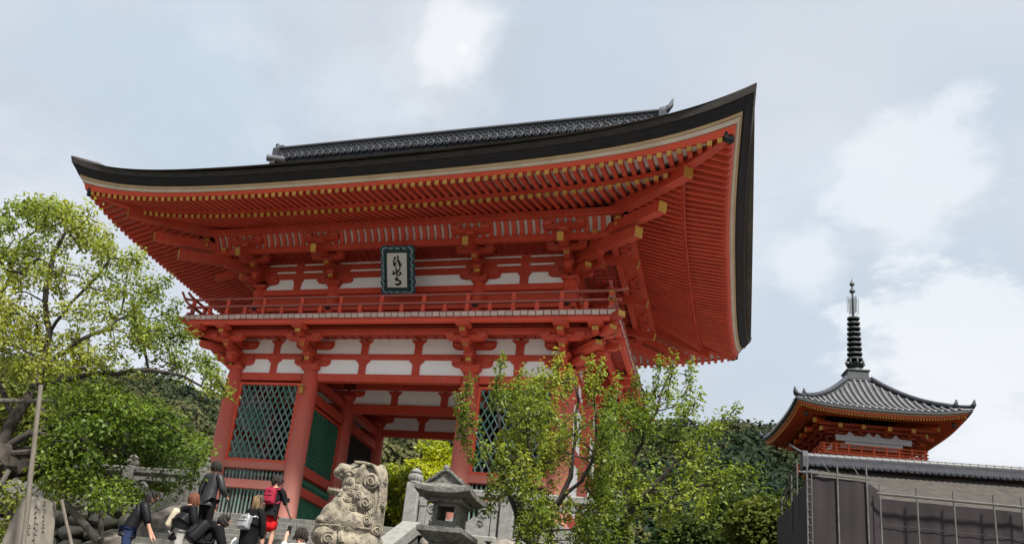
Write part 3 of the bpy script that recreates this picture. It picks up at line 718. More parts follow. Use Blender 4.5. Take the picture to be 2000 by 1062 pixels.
for sx in (-1, 1):
    x = sx * (RH + 0.12)
    mb = MB().prism([(-0.48, 13.410), (0.48, 13.410), (0.40, 13.810), (0.42, 14.110), (0.26, 14.280), (0.14, 14.410), (0.06, 14.480), (-0.06, 14.480), (-0.14, 14.410), (-0.26, 14.280), (-0.42, 14.110), (-0.40, 13.810)], x - 0.10, x + 0.10, 'x', T((0, YM, 0)))
    o = mb.build('ridge_end_tile', M_TILE, gate)
    shade(MB().tube([(x - sx * 0.1, YM, 14.320), (x + sx * 0.10, YM, 14.400), (x + sx * 0.22, YM, 14.540), (x + sx * 0.27, YM, 14.540 + 0.12 * (1 + sx))], [0.13, 0.12, 0.08, 0.02], 8).build('horn', M_TILE, o).data)
    shade(MB().tube([(x - sx * 0.5, YM - 0.3, 13.610), (x + sx * 0.25, YM - 0.42, 13.710)], 0.13, 10).build('roll', M_TILEW, o).data)
# ================================================================== SETTING
def ray(u, v): return cF + cR * ((u - 690.9) / 1745.76) - cU * ((v - 690.35) / 1745.76)
def px(u, v, d):
    r = ray(u, v); return Vector(CAM) + r * (d / math.hypot(r.x, r.y))
def onp(u, v, ax, val):
    r = ray(u, v); return Vector(CAM) + r * ((val - CAM[ax]) / r[ax])
M_STONE = mat('grey_granite', (0.17, 0.166, 0.155), 0.9, (0.11, 0.108, 0.102), 7, bump=0.35, bscale=60, dirt=((0.07, 0.07, 0.06), 5, 0.52, 0.72, 0.7), streak=((0.09, 0.09, 0.08), 5, 0.5), rnd=0.08)
M_STONE_L = mat('pale_granite', (0.22, 0.22, 0.212), 0.9, (0.15, 0.15, 0.146), 9, bump=0.3, bscale=70, dirt=((0.11, 0.11, 0.10), 4, 0.54, 0.74, 0.6), rnd=0.06)
M_STONE_D = mat('mossy_dark_stone', (0.10, 0.096, 0.085), 0.95, (0.06, 0.06, 0.05), 5, bump=0.5, bscale=30, dirt=((0.07, 0.09, 0.035), 4, 0.55, 0.7, 0.7), rnd=0.2)
M_ROCK = mat('rough_brown_rock', (0.24, 0.21, 0.18), 0.95, (0.14, 0.13, 0.12), 4, bump=0.7, bscale=18, dirt=((0.34, 0.31, 0.26), 6, 0.58, 0.75, 0.6), rnd=0.18)
M_SOIL = mat('garden_soil', (0.09, 0.075, 0.055), 1.0, (0.05, 0.055, 0.03), 1.5, bump=0.6, bscale=12)
M_PAVE = mat('paving_stone', (0.25, 0.243, 0.23), 0.9, (0.20, 0.195, 0.185), 2, bump=0.2)
M_PATH = mat('pale_paving', (0.26, 0.252, 0.24), 0.9, (0.21, 0.205, 0.195), 0.7, bump=0.2)
M_HILL = mat('forest_floor', (0.05, 0.055, 0.03), 1.0, (0.035, 0.04, 0.022), 0.2)
RISE, RUN = 0.17, 0.34
def stair_z(y): return FLOOR - max(0.0, math.ceil((-4.0 - y) / RUN - 1e-6)) * RISE
def sstep(a, b, x): t = max(0.0, min(1.0, (x - a) / (b - a))); return t * t * (3 - 2 * t)
# ground: one sheet to the horizon, stepped up to the temple level behind the stairs
def ground_z(x, y):
    r = math.hypot(x - 5, y)
    lo = -5.35
    side = -3.9 + 1.1 * sstep(-16, -6, y)                       # garden bank beside the stairs
    f = sstep(2.85, 3.4, abs(x)) * sstep(-18, -11.5, y) * (1 - sstep(16, 26, abs(x)))
    z = lo + (side - lo) * f
    if abs(x) <= 3.0: z = lo
    if y > -3.8: z = -0.95 + 0 * x
    z += max(0.0, y - 18) * 0.0
    return z
xs = sorted(set([-4000, -1500, -600, -250, -120, -70] + [-50 + 2.5 * k for k in range(18)] + [-6 + 0.5 * k for k in range(37)] + [12.5 + 2.5 * k for k in range(16)] + [70, 120, 250, 600, 1500, 4000] + [-2.86, 2.86, -2.9, 2.9, -3.4, 3.4]))
ys = sorted(set([-4000, -1200, -400, -150, -80, -50] + [-40 + 2.0 * k for k in range(11)] + [-18 + 0.5 * k for k in range(28)] + [-3.9, -3.7, 0, 5, 10, 20, 40, 70, 120, 250, 600, 1500, 4000]))
V = [(x, y, ground_z(x, y)) for x in xs for y in ys]; ny = len(ys)
F = [(i * ny + j, (i + 1) * ny + j, (i + 1) * ny + j + 1, i * ny + j + 1) for i in range(len(xs) - 1) for j in range(ny - 1)]
tag(MB().add(V, F).build('ground', M_SOIL), kind='structure')
mb = MB().box((0, 6.0, -0.845), (36, 19.9, 0.25)); tag(mb.build('terrace', M_PAVE), kind='structure')
tag(MB().box((4, -36, -5.343), (60, 43, 0.004)).build('approach_path', M_PATH), kind='structure')

# --- stone stairs
st = thing('stone_staircase', 'broad flight of worn grey stone steps climbing to the red gate', 'stairs', (0, -8.6, -5.35))
NST = 28
for k in range(NST):
    y0 = -4.0 - k * RUN; z1 = FLOOR - k * RISE
    nb = 5 if k < 9 else 1; w0 = 5.3 / nb; off = random.uniform(-0.25, 0.25) if nb > 1 else 0
    for j in range(nb):
        a = -2.65 + j * w0 + (off if j else 0); b = -2.65 + (j + 1) * w0 + (off if j < nb - 1 else 0)
        MB().box(((a + b) / 2, y0 - RUN / 2 + 0.1 + random.uniform(-0.006, 0.006), z1 - 0.5 * (RISE + 0.1)), (b - a - 0.012, RUN + 0.24, RISE + 0.1), ch=0.012).build('step', M_STONE, st)
MB().prism([(-4.0, -0.95), (-4.0, -5.5), (-13.6, -5.5), (-13.6, -5.36)], -2.6, 2.6, 'x').build('stair_base', M_STONE_D, st)

# --- stone fence along the terrace, posts with lotus caps
def lotus_cap(mb, x, y, z, s=1.0):
    prof = [(0.15, 0), (0.155, 0.02), (0.13, 0.04), (0.125, 0.05), (0.15, 0.10), (0.152, 0.17), (0.13, 0.21), (0.10, 0.215), (0.09, 0.225), (0.125, 0.24), (0.13, 0.26), (0.09, 0.31), (0.03, 0.345), (0.0, 0.36)]
    mb.lathe([(r * s, h * s) for r, h in prof], 16, (x, y, z))
def fence_post(x, y, z0, z1, label, grp, m=M_STONE_L, flutes=True):
    t = thing('stone_fence_post', label, 'post', (x, y, z0), grp)
    MB().box((x, y, (z0 + z1) / 2), (0.30, 0.30, z1 - z0), ch=0.025).build('shaft', m, t)
    mb = MB(); lotus_cap(mb, x, y, z1 - 0.003); shade(mb.build('lotus_cap', m, t).data, 30)
    if flutes:
        f = MB()
        for k in range(14):
            a = 2 * pi * k / 14; f.tube([(x + 0.148 * cos(a), y + 0.148 * sin(a), z1 + 0.08), (x + 0.155 * cos(a), y + 0.155 * sin(a), z1 + 0.13), (x + 0.138 * cos(a), y + 0.138 * sin(a), z1 + 0.2)], 0.014, 5)
        f.build('petal_ring', m, t)
    return t
def spiral(mb, c, r, turns=1.6, rad=0.03, ax='y', flip=1):
    path = []
    for k in range(26):
        q = k / 25; a = q * turns * 2 * pi; rr = r * (1 - 0.82 * q)
        p = (flip * rr * cos(a), rr * sin(a)); path.append((c[0] + p[0], c[1] - 0.012 * (1 + q), c[2] + p[1]))
    mb.tube(path, [rad * (1 - 0.45 * k / 25) for k in range(26)], 6)
def fence_panel(x0, x1, y, label, grp, m=M_STONE_L):
    t = thing('stone_fence', label, 'fence', ((x0 + x1) / 2, y, FLOOR), grp); w = x1 - x0
    MB().box(((x0 + x1) / 2, y, 0.16), (w, 0.22, 0.17), ch=0.03).build('top_rail', m, t)
    MB().box(((x0 + x1) / 2, y, -0.03), (w, 0.13, 0.10), ch=0.01).build('sub_rail', m, t)
    for x, s in ((x0 + 0.11, 1), (x1 - 0.11, -1)):
        MB().box((x, y, -0.03 - 0.10), (0.16, 0.17, 0.12), ch=0.015).build('small_block', m, t)
        MB().box((x, y, -0.46), (0.15, 0.14, 0.54), ch=0.012).build('side_stile', m, t)
        c = (x + s * 0.22, y, -0.25)
        e = MB().lathe([(0.13, -0.06), (0.145, -0.04), (0.145, 0.04), (0.13, 0.06)], 20, (0, 0, 0), T(c) @ RX(pi / 2)); spiral(e, (c[0], y - 0.055, c[2]), 0.11, 1.5, 0.018, flip=s)
        e.build('scroll', m, t)
    # cloud-topped lower slab
    pts = [(x0 + 0.2, -0.72), (x0 + 0.2, -0.40)]
    n = 24; xm = (x0 + x1) / 2; hw = w / 2 - 0.2
    for k in range(n + 1):
        q = -1 + 2 * k / n; a = abs(q)
        z = -0.40 + 0.10 * math.exp(-((a - 0.55) / 0.13) ** 2) - 0.05 * math.exp(-((a - 0.30) / 0.12) ** 2) + 0.07 * math.exp(-(a / 0.16) ** 2) + (0.10 if a > 0.86 else 0)
        pts.append((xm + q * hw, z))
    pts += [(x1 - 0.2, -0.40), (x1 - 0.2, -0.72)]
    MB().prism(pts, y - 0.07, y + 0.07).build('cloud_slab', m, t)
    for sg in (-1, 1):
        s2 = MB(); spiral(s2, (xm + sg * hw * 0.75, y - 0.075, -0.45), 0.07, 1.4, 0.014, flip=-sg); s2.build('scroll', m, t)
    MB().box(((x0 + x1) / 2, y, -0.78), (w, 0.34, 0.12), ch=0.02).build('plinth', m, t)
FY = -4.12
fence_post(2.72, FY, -0.80, 0.30, 'tall pale granite post with lotus cap behind the stone lion and lantern', 'fence posts')
fence_post(-2.72, FY, -0.80, 0.30, 'stone post with lotus cap beside the man in the leather jacket', 'fence posts', M_STONE)
xr = 2.72
for k in range(2):
    fence_panel(xr + 0.15, xr + 1.95, FY, ['carved stone fence panel with scrolls directly behind the stone lantern', 'carved stone fence panel behind the low branches of the leafy right tree', 'carved stone fence panel farthest right behind the leafy trees'][k], 'right stone fence panels')
    xr += 2.10
    fence_post(xr, FY, -0.80, 0.22, ['granite fence post behind the trunk of the light green tree', 'granite fence post hidden among the right tree leaves', 'end post of the stone fence right of the gate'][k], 'fence posts')
xl = -2.72
for k in range(3):
    fence_panel(xl - 1.95, xl - 0.15, FY, ['grey stone fence panel beside the man in the leather jacket', 'grey stone fence panel behind the leaves of the left tree', 'grey stone fence panel farthest left under the old tree'][k], 'left stone fence panels', M_STONE)
    xl -= 2.10
    fence_post(xl, FY, -0.80, 0.22, ['grey fence post behind the red-haired woman', 'grey fence post behind the leaves of the left tree', 'grey end post of the fence under the old tree'][k], 'fence posts', M_STONE)
# sloping rails of the stairs
for sx, lab, m in ((1, 'pale sloping stone stair rail running down behind the stone lion', M_STONE_L), (-1, 'rough sloping stone stair rail beside the crouching man in black', M_ROCK)):
    t = thing('stair_rail', lab, 'stair rail', (sx * 2.82, -8.6, -5.3))
    sl_ = RISE / RUN
    pts = [(-4.28, -0.55), (-4.28, -0.80), (-13.6, -0.80 - 9.32 * sl_), (-13.6, -0.55 - 9.32 * sl_)]
    MB().prism(pts, sx * 2.82 - 0.2, sx * 2.82 + 0.2, 'x').build('coping', m, t)
    MB().prism([(-4.2, -0.805), (-4.2, -5.6), (-13.6, -5.6), (-13.6, -0.805 - 9.4 * sl_)], sx * 2.82 - 0.16, sx * 2.82 + 0.16, 'x').build('side_wall', M_STONE_D, t)

# --- rock retaining walls under the fence
def rock_mesh(seed, sub=2):
    rng = random.Random(seed); bm = bmesh.new(); bmesh.ops.create_icosphere(bm, subdivisions=sub, radius=0.5)
    pl = [(Vector((rng.gauss(0, 1), rng.gauss(0, 1), rng.gauss(0, 1))).normalized(), rng.uniform(0.30, 0.46)) for _ in range(9)]
    for v in bm.verts:
        for nrm, dd in pl:
            e = v.co.dot(nrm) - dd
            if e > 0: v.co -= nrm * e
        v.co += v.co.normalized() * rng.uniform(-0.012, 0.012)
    mb = MB().bm(bm); return shade(mb.mesh('rock', M_ROCK if seed % 3 else M_STONE_D), 35)
ROCKS = [rock_mesh(k) for k in range(9)]
ROCKSD = [m_.copy() for m_ in ROCKS]
for m_ in ROCKSD: m_.materials[0] = M_STONE_D
def rock_wall(x0, x1, y, ztop, zbot, label, seed, dark=False):
    rng = random.Random(seed); t = thing('rock_wall', label, 'wall', ((x0 + x1) / 2, y, zbot))
    MB().box(((x0 + x1) / 2, y + 0.45, (ztop + zbot) / 2 - 0.1), (x1 - x0, 0.5, ztop - zbot)).build('backfill', M_STONE_D, t)
    z = zbot; 
    while z < ztop - 0.1:
        h = rng.uniform(0.38, 0.55); x = x0 + rng.uniform(0, 0.3)
        while x < x1:
            w_ = rng.uniform(0.5, 0.95)
            obj('rock', (ROCKSD if dark else ROCKS)[rng.randrange(9)], t, T((x + w_ / 2, y - 0.25 * (ztop - z) + rng.uniform(-0.05, 0.05) + 0.15, min(z + h / 2, ztop - h * 0.42))) @ RZ(rng.uniform(-0.3, 0.3)) @ RX(rng.uniform(-0.4, 0.4)) @ Matrix.Diagonal((w_ * 1.12, 0.75, h * 1.18, 1)))
            x += w_
        z += h * 0.92
rock_wall(-12, -3.05, -4.35, -0.80, -3.0, 'dark mossy rock retaining wall under the left stone fence', 3, True)
rock_wall(3.05, 8.2, -4.35, -0.80, -3.0, 'brown rock retaining wall under the right stone fence behind the lantern', 5)

# ------------------------------------------------------------------ foliage helpers
def leaf_mat(name, c1, c2, c3, transl=0.45, spec=0.3):
    m = bpy.data.materials.new(name); m.use_nodes = True; t = m.node_tree; n = t.nodes; l = t.links; n.clear()
    o = n.new('ShaderNodeOutputMaterial'); mx = n.new('ShaderNodeMixShader'); d = n.new('ShaderNodeBsdfPrincipled'); tr = n.new('ShaderNodeBsdfTranslucent')
    d.inputs['Roughness'].default_value = 0.5; d.inputs['Specular IOR Level'].default_value = spec
    mx.inputs[0].default_value = transl; l.new(d.outputs[0], mx.inputs[1]); l.new(tr.outputs[0], mx.inputs[2]); l.new(mx.outputs[0], o.inputs[0])
    at_ = n.new('ShaderNodeAttribute'); at_.attribute_name = 'tint'
    rp = n.new('ShaderNodeValToRGB'); e = rp.color_ramp.elements; e[0].position = 0; e[0].color = (*c1, 1); e[1].position = 1; e[1].color = (*c3, 1); k = e.new(0.5); k.color = (*c2, 1)
    l.new(at_.outputs['Fac'], rp.inputs[0]); l.new(rp.outputs[0], d.inputs['Base Color'])
    hs = n.new('ShaderNodeHueSaturation'); hs.inputs['Value'].default_value = 1.25; hs.inputs['Saturation'].default_value = 1.1; l.new(rp.outputs[0], hs.inputs['Color']); l.new(hs.outputs[0], tr.inputs['Color'])
    return m
def leaves_object(name, C, R_, per, size, m, parent, rng, tint, flat=0.55, droop=0.2, shape=(1, 1, 0.75)):
    """C (n,3) cluster centres, R_ (n,) radii; per leaves each; real leaf-shaped folded quads"""
    n = len(C); k = n * per
    cen = np.repeat(C, per, 0); rad = np.repeat(R_, per)[:, None]
    dirs = rng.normal(size=(k, 3)); dirs /= np.linalg.norm(dirs, axis=1)[:, None]
    pos = cen + dirs * rad * (rng.random((k, 1)) ** 0.45) * np.array(shape)
    nrm = dirs * 0.5 + rng.normal(size=(k, 3)) * flat + np.array([0, 0, 0.75]); nrm /= np.linalg.norm(nrm, axis=1)[:, None]
    ax = dirs + rng.normal(size=(k, 3)) * 0.7 + np.array([0, 0, -droop]); ax -= nrm * (ax * nrm).sum(1)[:, None]; ax /= np.linalg.norm(ax, axis=1)[:, None]
    sd = np.cross(nrm, ax); s = (size * rng.uniform(0.6, 1.25, (k, 1)))
    a = pos; b = pos + ax * s; mid = pos + ax * s * 0.45 + nrm * s * 0.10
    V_ = np.stack([a, mid + sd * s * 0.30, b - nrm * s * 0.12, mid - sd * s * 0.30], 1).reshape(-1, 3)
    F_ = np.arange(4 * k).reshape(-1, 4)
    me = quadmesh(name, V_, F_, m)
    tn = np.clip(np.repeat(tint, per) + rng.normal(size=k) * 0.14, 0, 1)
    at_ = me.attributes.new('tint', 'FLOAT', 'FACE'); at_.data.foreach_set('value', tn.astype(np.float32))
    return obj(name, me, parent)
def lump(p, seed): # cheap smooth noise for clumping
    x = np.sin(p[:, 0] * 1.7 + seed) + np.sin(p[:, 1] * 1.9 + 2.1 * seed + 0.7 * np.sin(p[:, 2] * 1.3)) + np.sin(p[:, 2] * 2.3 + seed * 0.3 + p[:, 0] * 0.8)
    return x / 3
def inpoly(P, poly):
    r = np.zeros(len(P), bool); n = len(poly); j = n - 1
    for i in range(n):
        xi, yi = poly[i]; xj, yj = poly[j]
        c = ((yi > P[:, 1]) != (yj > P[:, 1])) & (P[:, 0] < (xj - xi) * (P[:, 1] - yi) / (yj - yi + 1e-9) + xi)
        r ^= c; j = i
    return r
M_BARK = mat('dark_tree_bark', (0.026, 0.021, 0.018), 0.95, (0.055, 0.048, 0.042), 6, bump=0.9, bscale=22, stretch=(1, 1, 0.4))
def grow_tree(root, limbs, C, seed, r_tip=0.006, nm='trunk', expo=2.3, n_side=7, m=None):
    """connect cluster centres C to hand-laid limbs by branches; radii from the pipe rule"""
    rng = random.Random(seed); nodes = []; par = []
    for path in limbs:
        base = None
        pts = [Vector(p) for p in path]
        # densify with a little wander
        dense = []
        for a, b in zip(pts[:-1], pts[1:]):
            n = max(1, int((b - a).length / 0.28))
            for q in range(n): dense.append(a.lerp(b, q / n) + Vector((rng.gauss(0, .03), rng.gauss(0, .03), rng.gauss(0, .03))) * (1 if q else 0))
        dense.append(pts[-1])
        if nodes:
            A = np.array([tuple(x) for x in nodes]); i0 = int(np.argmin(((A - np.array(tuple(dense[0]))) ** 2).sum(1))); prev = i0; dense = dense[1:]
        else: nodes.append(dense[0]); par.append(-1); prev = 0; dense = dense[1:]
        for p in dense: nodes.append(p); par.append(prev); prev = len(nodes) - 1
    nl = len(nodes); A = [tuple(x) for x in nodes]
    order = np.argsort([min((Vector(c) - x).length for x in nodes[:nl]) for c in C])
    load = {}
    for i in order:
        c = Vector(C[i]); AA = np.array(A); dd = np.sqrt(((AA - np.array(tuple(c))) ** 2).sum(1))
        up = AA[:, 2] - c.z; dd = dd + np.maximum(0, up) * 0.5
        j = int(np.argmin(dd)); p = nodes[j]; d = c - p; n = max(1, int(d.length / 0.3))
        if d.length < 0.05: load[j] = load.get(j, 0) + 1; continue
        bend = Vector((rng.gauss(0, 1), rng.gauss(0, 1), rng.gauss(0, 1) + 0.5)) * d.length * 0.10; prev = j
        for q in range(1, n + 1):
            f = q / n; x = p + d * f + bend * sin(pi * f) + Vector((rng.gauss(0, .012), rng.gauss(0, .012), rng.gauss(0, .012)))
            nodes.append(x); A.append(tuple(x)); par.append(prev); prev = len(nodes) - 1
        load[prev] = load.get(prev, 0) + 1
    N_ = len(nodes); cnt = np.zeros(N_)
    for k_, v_ in load.items(): cnt[k_] += v_
    ch = [[] for _ in range(N_)]
    for i in range(N_ - 1, 0, -1): cnt[par[i]] += max(cnt[i], 0.3); ch[par[i]].append(i)
    rad = r_tip * np.maximum(cnt, 0.6) ** (1 / expo)
    mb = MB(); seen = set()
    stack = [0]
    starts = [(0, None)]
    while starts:
        i, pr = starts.pop()
        chain = [] if pr is None else [pr]; rr = [] if pr is None else [rad[i]]
        while True:
            chain.append(i); rr.append(rad[i])
            if not ch[i]: break
            big = max(ch[i], key=lambda z: rad[z])
            for o_ in ch[i]:
                if o_ != big: starts.append((o_, i))
            i = big
        if len(chain) > 1: mb.tube([nodes[q] for q in chain], rr, n_side if max(rr) > 0.04 else 4, False)
    o = mb.build(nm, m or M_BARK, root, smooth=True, fix=False)
    return o, float(rad[0])
def pix_cluster(poly, n, d0, dsig, seed, thr=-0.25, holes=(), fr=1.3):
    rng = np.random.default_rng(seed); xs_ = [p[0] for p in poly]; ys_ = [p[1] for p in poly]; out = []
    while len(out) < n:
        P = np.stack([rng.uniform(min(xs_), max(xs_), 400), rng.uniform(min(ys_), max(ys_), 400)], 1); P = P[inpoly(P, poly)]
        for h in holes: P = P[~inpoly(P, h)]
        W_ = np.array([tuple(px(u, v, d0 + dsig * g)) for (u, v), g in zip(P, np.clip(rng.normal(size=len(P)), -1.8, 1.8))])
        if len(W_) == 0: continue
        W_ = W_[lump(W_ * fr, seed) > thr]; out += [tuple(x) for x in W_]
    return np.array(out[:n])

def shoots(lst, d0, seed, step=9):
    """small leafy clusters along straight young shoots"""
    rng = random.Random(seed); out = []
    for (u0, v0), (u1, v1) in lst:
        n = max(3, int(math.hypot(u1 - u0, v1 - v0) / step)); dd = rng.gauss(0, 0.35)
        for k in range(n + 1): out.append(tuple(px(u0 + (u1 - u0) * k / n + rng.gauss(0, 1.5), v0 + (v1 - v0) * k / n + rng.gauss(0, 1.5), d0 + dd)))
    return np.array(out)
# ------------------------------------------------------------------ trees near the camera
ML_YEL = leaf_mat('young_yellow_green_leaf', (0.085, 0.125, 0.022), (0.165, 0.21, 0.034), (0.31, 0.33, 0.06))
ML_MID = leaf_mat('fresh_green_leaf', (0.06, 0.105, 0.020), (0.115, 0.17, 0.028), (0.22, 0.28, 0.045))
ML_MIX = leaf_mat('fresh_mixed_leaf', (0.07, 0.115, 0.020), (0.14, 0.19, 0.030), (0.26, 0.30, 0.05))
ML_DEEP = leaf_mat('deeper_green_leaf', (0.028, 0.055, 0.013), (0.05, 0.085, 0.016), (0.10, 0.14, 0.024))
ML_BRIGHT = leaf_mat('bright_spring_leaf', (0.13, 0.18, 0.012), (0.27, 0.31, 0.018), (0.44, 0.44, 0.03), 0.35)  # bright yellow-green leaf colour, no emission
rng0 = np.random.default_rng(11)
ML_SLOPE = leaf_mat('dark_slope_leaf', (0.018, 0.034, 0.012), (0.034, 0.056, 0.016), (0.075, 0.095, 0.024), 0.3, 0.1)  # darker green leaf colour for the slope trees
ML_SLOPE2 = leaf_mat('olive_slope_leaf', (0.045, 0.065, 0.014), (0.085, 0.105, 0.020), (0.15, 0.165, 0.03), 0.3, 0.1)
# --- old tree on the left
D1 = 19.4
tl = thing('old_cherry_tree', 'old spreading tree with fresh yellow-green leaves propped by wooden poles at left', 'tree', tuple(px(-30, 1090, D1)))
up = pix_cluster([(-70, 430), (0, 412), (60, 393), (128, 395), (175, 415), (212, 475), (262, 495), (298, 550), (338, 600), (350, 640), (398, 690), (440, 768), (395, 765), (335, 735), (250, 728), (150, 740), (60, 735), (-70, 720)], 470, D1, 0.9, 3, -0.22, fr=1.8)
lowc = pix_cluster([(80, 770), (180, 745), (300, 775), (395, 850), (415, 905), (390, 950), (330, 975), (255, 985), (120, 985), (70, 930), (75, 850)], 235, D1 - 0.3, 0.6, 8, -0.2)
edge = pix_cluster([(-60, 930), (20, 935), (55, 1000), (30, 1070), (-60, 1080)], 22, D1, 0.4, 4, -0.5)
Q = lambda pts, d=D1: [tuple(px(u, v, d + dd)) for u, v, dd in pts]
limbs = [Q([(-40, 1090, 0), (-25, 980, 0), (0, 880, 0), (28, 815, 0), (62, 768, 0), (86, 715, .1), (97, 650, .1), (88, 590, 0), (100, 520, -.2), (130, 450, -.2)]),
         Q([(62, 768, 0), (120, 742, -.2), (200, 728, -.4), (290, 722, -.5), (360, 735, -.6), (420, 762, -.6)]),
         Q([(86, 715, .1), (150, 668, .3), (215, 640, .5), (270, 600, .6), (310, 590, .6)]),
         Q([(28, 815, 0), (-5, 745, .4), (-20, 660, .7), (10, 560, .9), (40, 470, .9)]),
         Q([(97, 650, .1), (140, 590, -.4), (190, 540, -.7), (215, 505, -.8)]),
         Q([(0, 880, 0), (60, 845, -.4), (150, 855, -.7), (240, 880, -.7), (300, 930, -.6)]),
         Q([(60, 845, -.4), (170, 800, -.5), (270, 800, -.4), (350, 850, -.3), (395, 890, -.3)]),
         Q([(-25, 980, 0), (20, 970, .2), (30, 1010, .3)])]
up = np.concatenate([up, shoots([((165, 440), (180, 402)), ((205, 500), (217, 452)), ((280, 570), (327, 546)), ((320, 620), (348, 592)), ((400, 715), (446, 770)), ((130, 425), (127, 392)), ((60, 425), (54, 394)), ((260, 515), (269, 490)), ((330, 650), (352, 625)), ((95, 420), (92, 398)), ((20, 430), (14, 405)), ((390, 700), (420, 712)), ((345, 660), (372, 655))], D1, 53, 10)])
allc = np.concatenate([up, lowc, edge])
grow_tree(tl, limbs, allc, 2, 0.0066, expo=2.15)
tint = 0.45 + 0.5 * lump(up * 0.8, 1.0) + 0.12
leaves_object('crown', up, rng0.uniform(0.16, 0.34, len(up)), 44, 0.090, ML_YEL, tl, rng0, tint)
leaves_object('crown', lowc, rng0.uniform(0.22, 0.42, len(lowc)), 56, 0.10, ML_MID, tl, rng0, 0.5 + 0.5 * lump(lowc, 2.2))
leaves_object('crown', edge, rng0.uniform(0.22, 0.40, len(edge)), 60, 0.10, ML_YEL, tl, rng0, 0.5 + 0.4 * lump(edge, 2.2))
# hollow leaning stump limb held by the props
pth = Q([(-60, 905, .2), (0, 900, .1), (50, 902, 0), (105, 905, 0), (150, 915, 0)]); rr = [0.42, 0.36, 0.33, 0.24, 0.15]
mb = MB(); dn = []; dr = []
for i in range(4):
    for q in range(6): dn.append(Vector(pth[i]).lerp(Vector(pth[i + 1]), q / 6)); dr.append(rr[i] + (rr[i + 1] - rr[i]) * q / 6)
rgl = random.Random(4); mb.tube(dn, [r * rgl.uniform(0.86, 1.14) for r in dr], 12)
mb.v = [(x + rgl.gauss(0, .035), y + rgl.gauss(0, .03), z + rgl.gauss(0, .04)) for x, y, z in mb.v]
mb.build('hollow_limb', M_BARK, tl)
mb = MB().tube(Q([(22, 884, -.25), (60, 882, -.3), (105, 886, -.3)]), [0.05, 0.07, 0.04], 6); mb.build('bark_flap', M_BARK, tl)

# --- two young trees in front of the gate, right
D2 = 14.2
t2 = thing('plum_tree', 'light green leafy tree with forked dark trunk in front of right lattice', 'tree', tuple(px(1050, 1120, D2)))
P2 = [(900, 800), (935, 810), (960, 790), (985, 750), (1040, 748), (1080, 735), (1130, 740), (1165, 745), (1195, 790), (1210, 850), (1200, 930), (1190, 1000), (1150, 1070), (990, 1075), (965, 1000), (945, 985), (965, 920), (930, 870), (903, 835)]
c2 = pix_cluster(P2, 460, D2, 0.7, 5, -0.06, holes=([(950, 975), (1010, 960), (1005, 1062), (960, 1062)], [(935, 800), (995, 790), (985, 850), (940, 870)]), fr=2.1)
s2_ = shoots([((960, 790), (982, 699)), ((1005, 770), (1021, 726)), ((1040, 760), (1062, 722)), ((1080, 750), (1091, 698)), ((1110, 760), (1112, 722)), ((1150, 770), (1153, 704)), ((1165, 760), (1176, 716)), ((905, 830), (896, 772)), ((930, 830), (905, 800)), ((925, 900), (898, 832)), ((960, 985), (938, 988)), ((915, 770), (918, 745)), ((1185, 800), (1205, 742))], D2, 51)
c2 = np.concatenate([c2, s2_])
q2 = lambda pts: [tuple(px(u, v, D2 + dd)) for u, v, dd in pts]
l2 = [q2([(1055, 1130, 0), (1040, 1062, 0), (1012, 1010, 0), (1003, 985, 0), (988, 950, .1), (975, 900, .2), (978, 850, .2), (972, 790, .2)]),
      q2([(1012, 1010, 0), (1022, 950, -.2), (1035, 890, -.3), (1030, 820, -.4), (1060, 760, -.4)]),
      q2([(988, 950, .1), (950, 890, .2), (925, 840, .2), (905, 800, .2)]),
      q2([(1040, 1062, 0), (1080, 1000, .3), (1115, 930, .4), (1125, 850, .4), (1130, 780, .4), (1120, 735, .3)]),
      q2([(1080, 1000, .3), (1135, 940, 0), (1165, 860, -.1), (1160, 770, -.1)])]
grow_tree(t2, l2, c2, 9, 0.0050, expo=2.2)
leaves_object('crown', c2, rng0.uniform(0.07, 0.15, len(c2)), 30, 0.066, ML_YEL, t2, rng0, 0.42 + 0.5 * lump(c2 * 1.4, 5.0), shape=(0.7, 0.7, 1.9))
D3 = 15.4
t3 = thing('maple_tree', 'greener many-stemmed tree spreading right of the gate towards the wrapped hall', 'tree', tuple(px(1215, 1120, D3)))
P3 = [(1160, 820), (1200, 780), (1250, 800), (1280, 770), (1320, 760), (1350, 800), (1330, 850), (1365, 860), (1372, 905), (1385, 945), (1380, 990), (1310, 1015), (1290, 1075), (1120, 1075), (1130, 980), (1170, 900)]
c3_ = pix_cluster(P3, 370, D3, 0.8, 6, -0.02, fr=2.2)
s3_ = shoots([((1235, 810), (1243, 735)), ((1275, 800), (1291, 704)), ((1300, 780), (1316, 708)), ((1330, 800), (1353, 714)), ((1345, 810), (1368, 770)), ((1350, 850), (1442, 799)), ((1370, 845), (1415, 838)), ((1385, 935), (1482, 927)), ((1375, 960), (1440, 945)), ((1260, 830), (1263, 765)), ((1360, 900), (1398, 892)), ((1380, 985), (1402, 1000)), ((1400, 930), (1440, 918))], D3, 52)
c3_ = np.concatenate([c3_, s3_])
q3 = lambda pts: [tuple(px(u, v, D3 + dd)) for u, v, dd in pts]
l3 = [q3([(1220, 1130, 0), (1212, 1062, 0), (1218, 1010, 0), (1225, 960, .1), (1240, 890, .2), (1262, 830, .2), (1290, 770, .2), (1310, 725, .2)]),
      q3([(1218, 1010, 0), (1265, 960, -.3), (1320, 900, -.4), (1370, 850, -.4), (1430, 810, -.4)]),
      q3([(1265, 960, -.3), (1340, 950, -.2), (1400, 945, -.2), (1470, 932, -.2)]),
      q3([(1212, 1062, 0), (1180, 1000, .4), (1170, 930, .5), (1190, 850, .5), (1205, 770, .5)]),
      q3([(1180, 1000, .4), (1145, 950, .2), (1150, 880, .2)])]
grow_tree(t3, l3, c3_, 12, 0.0050, expo=2.2)
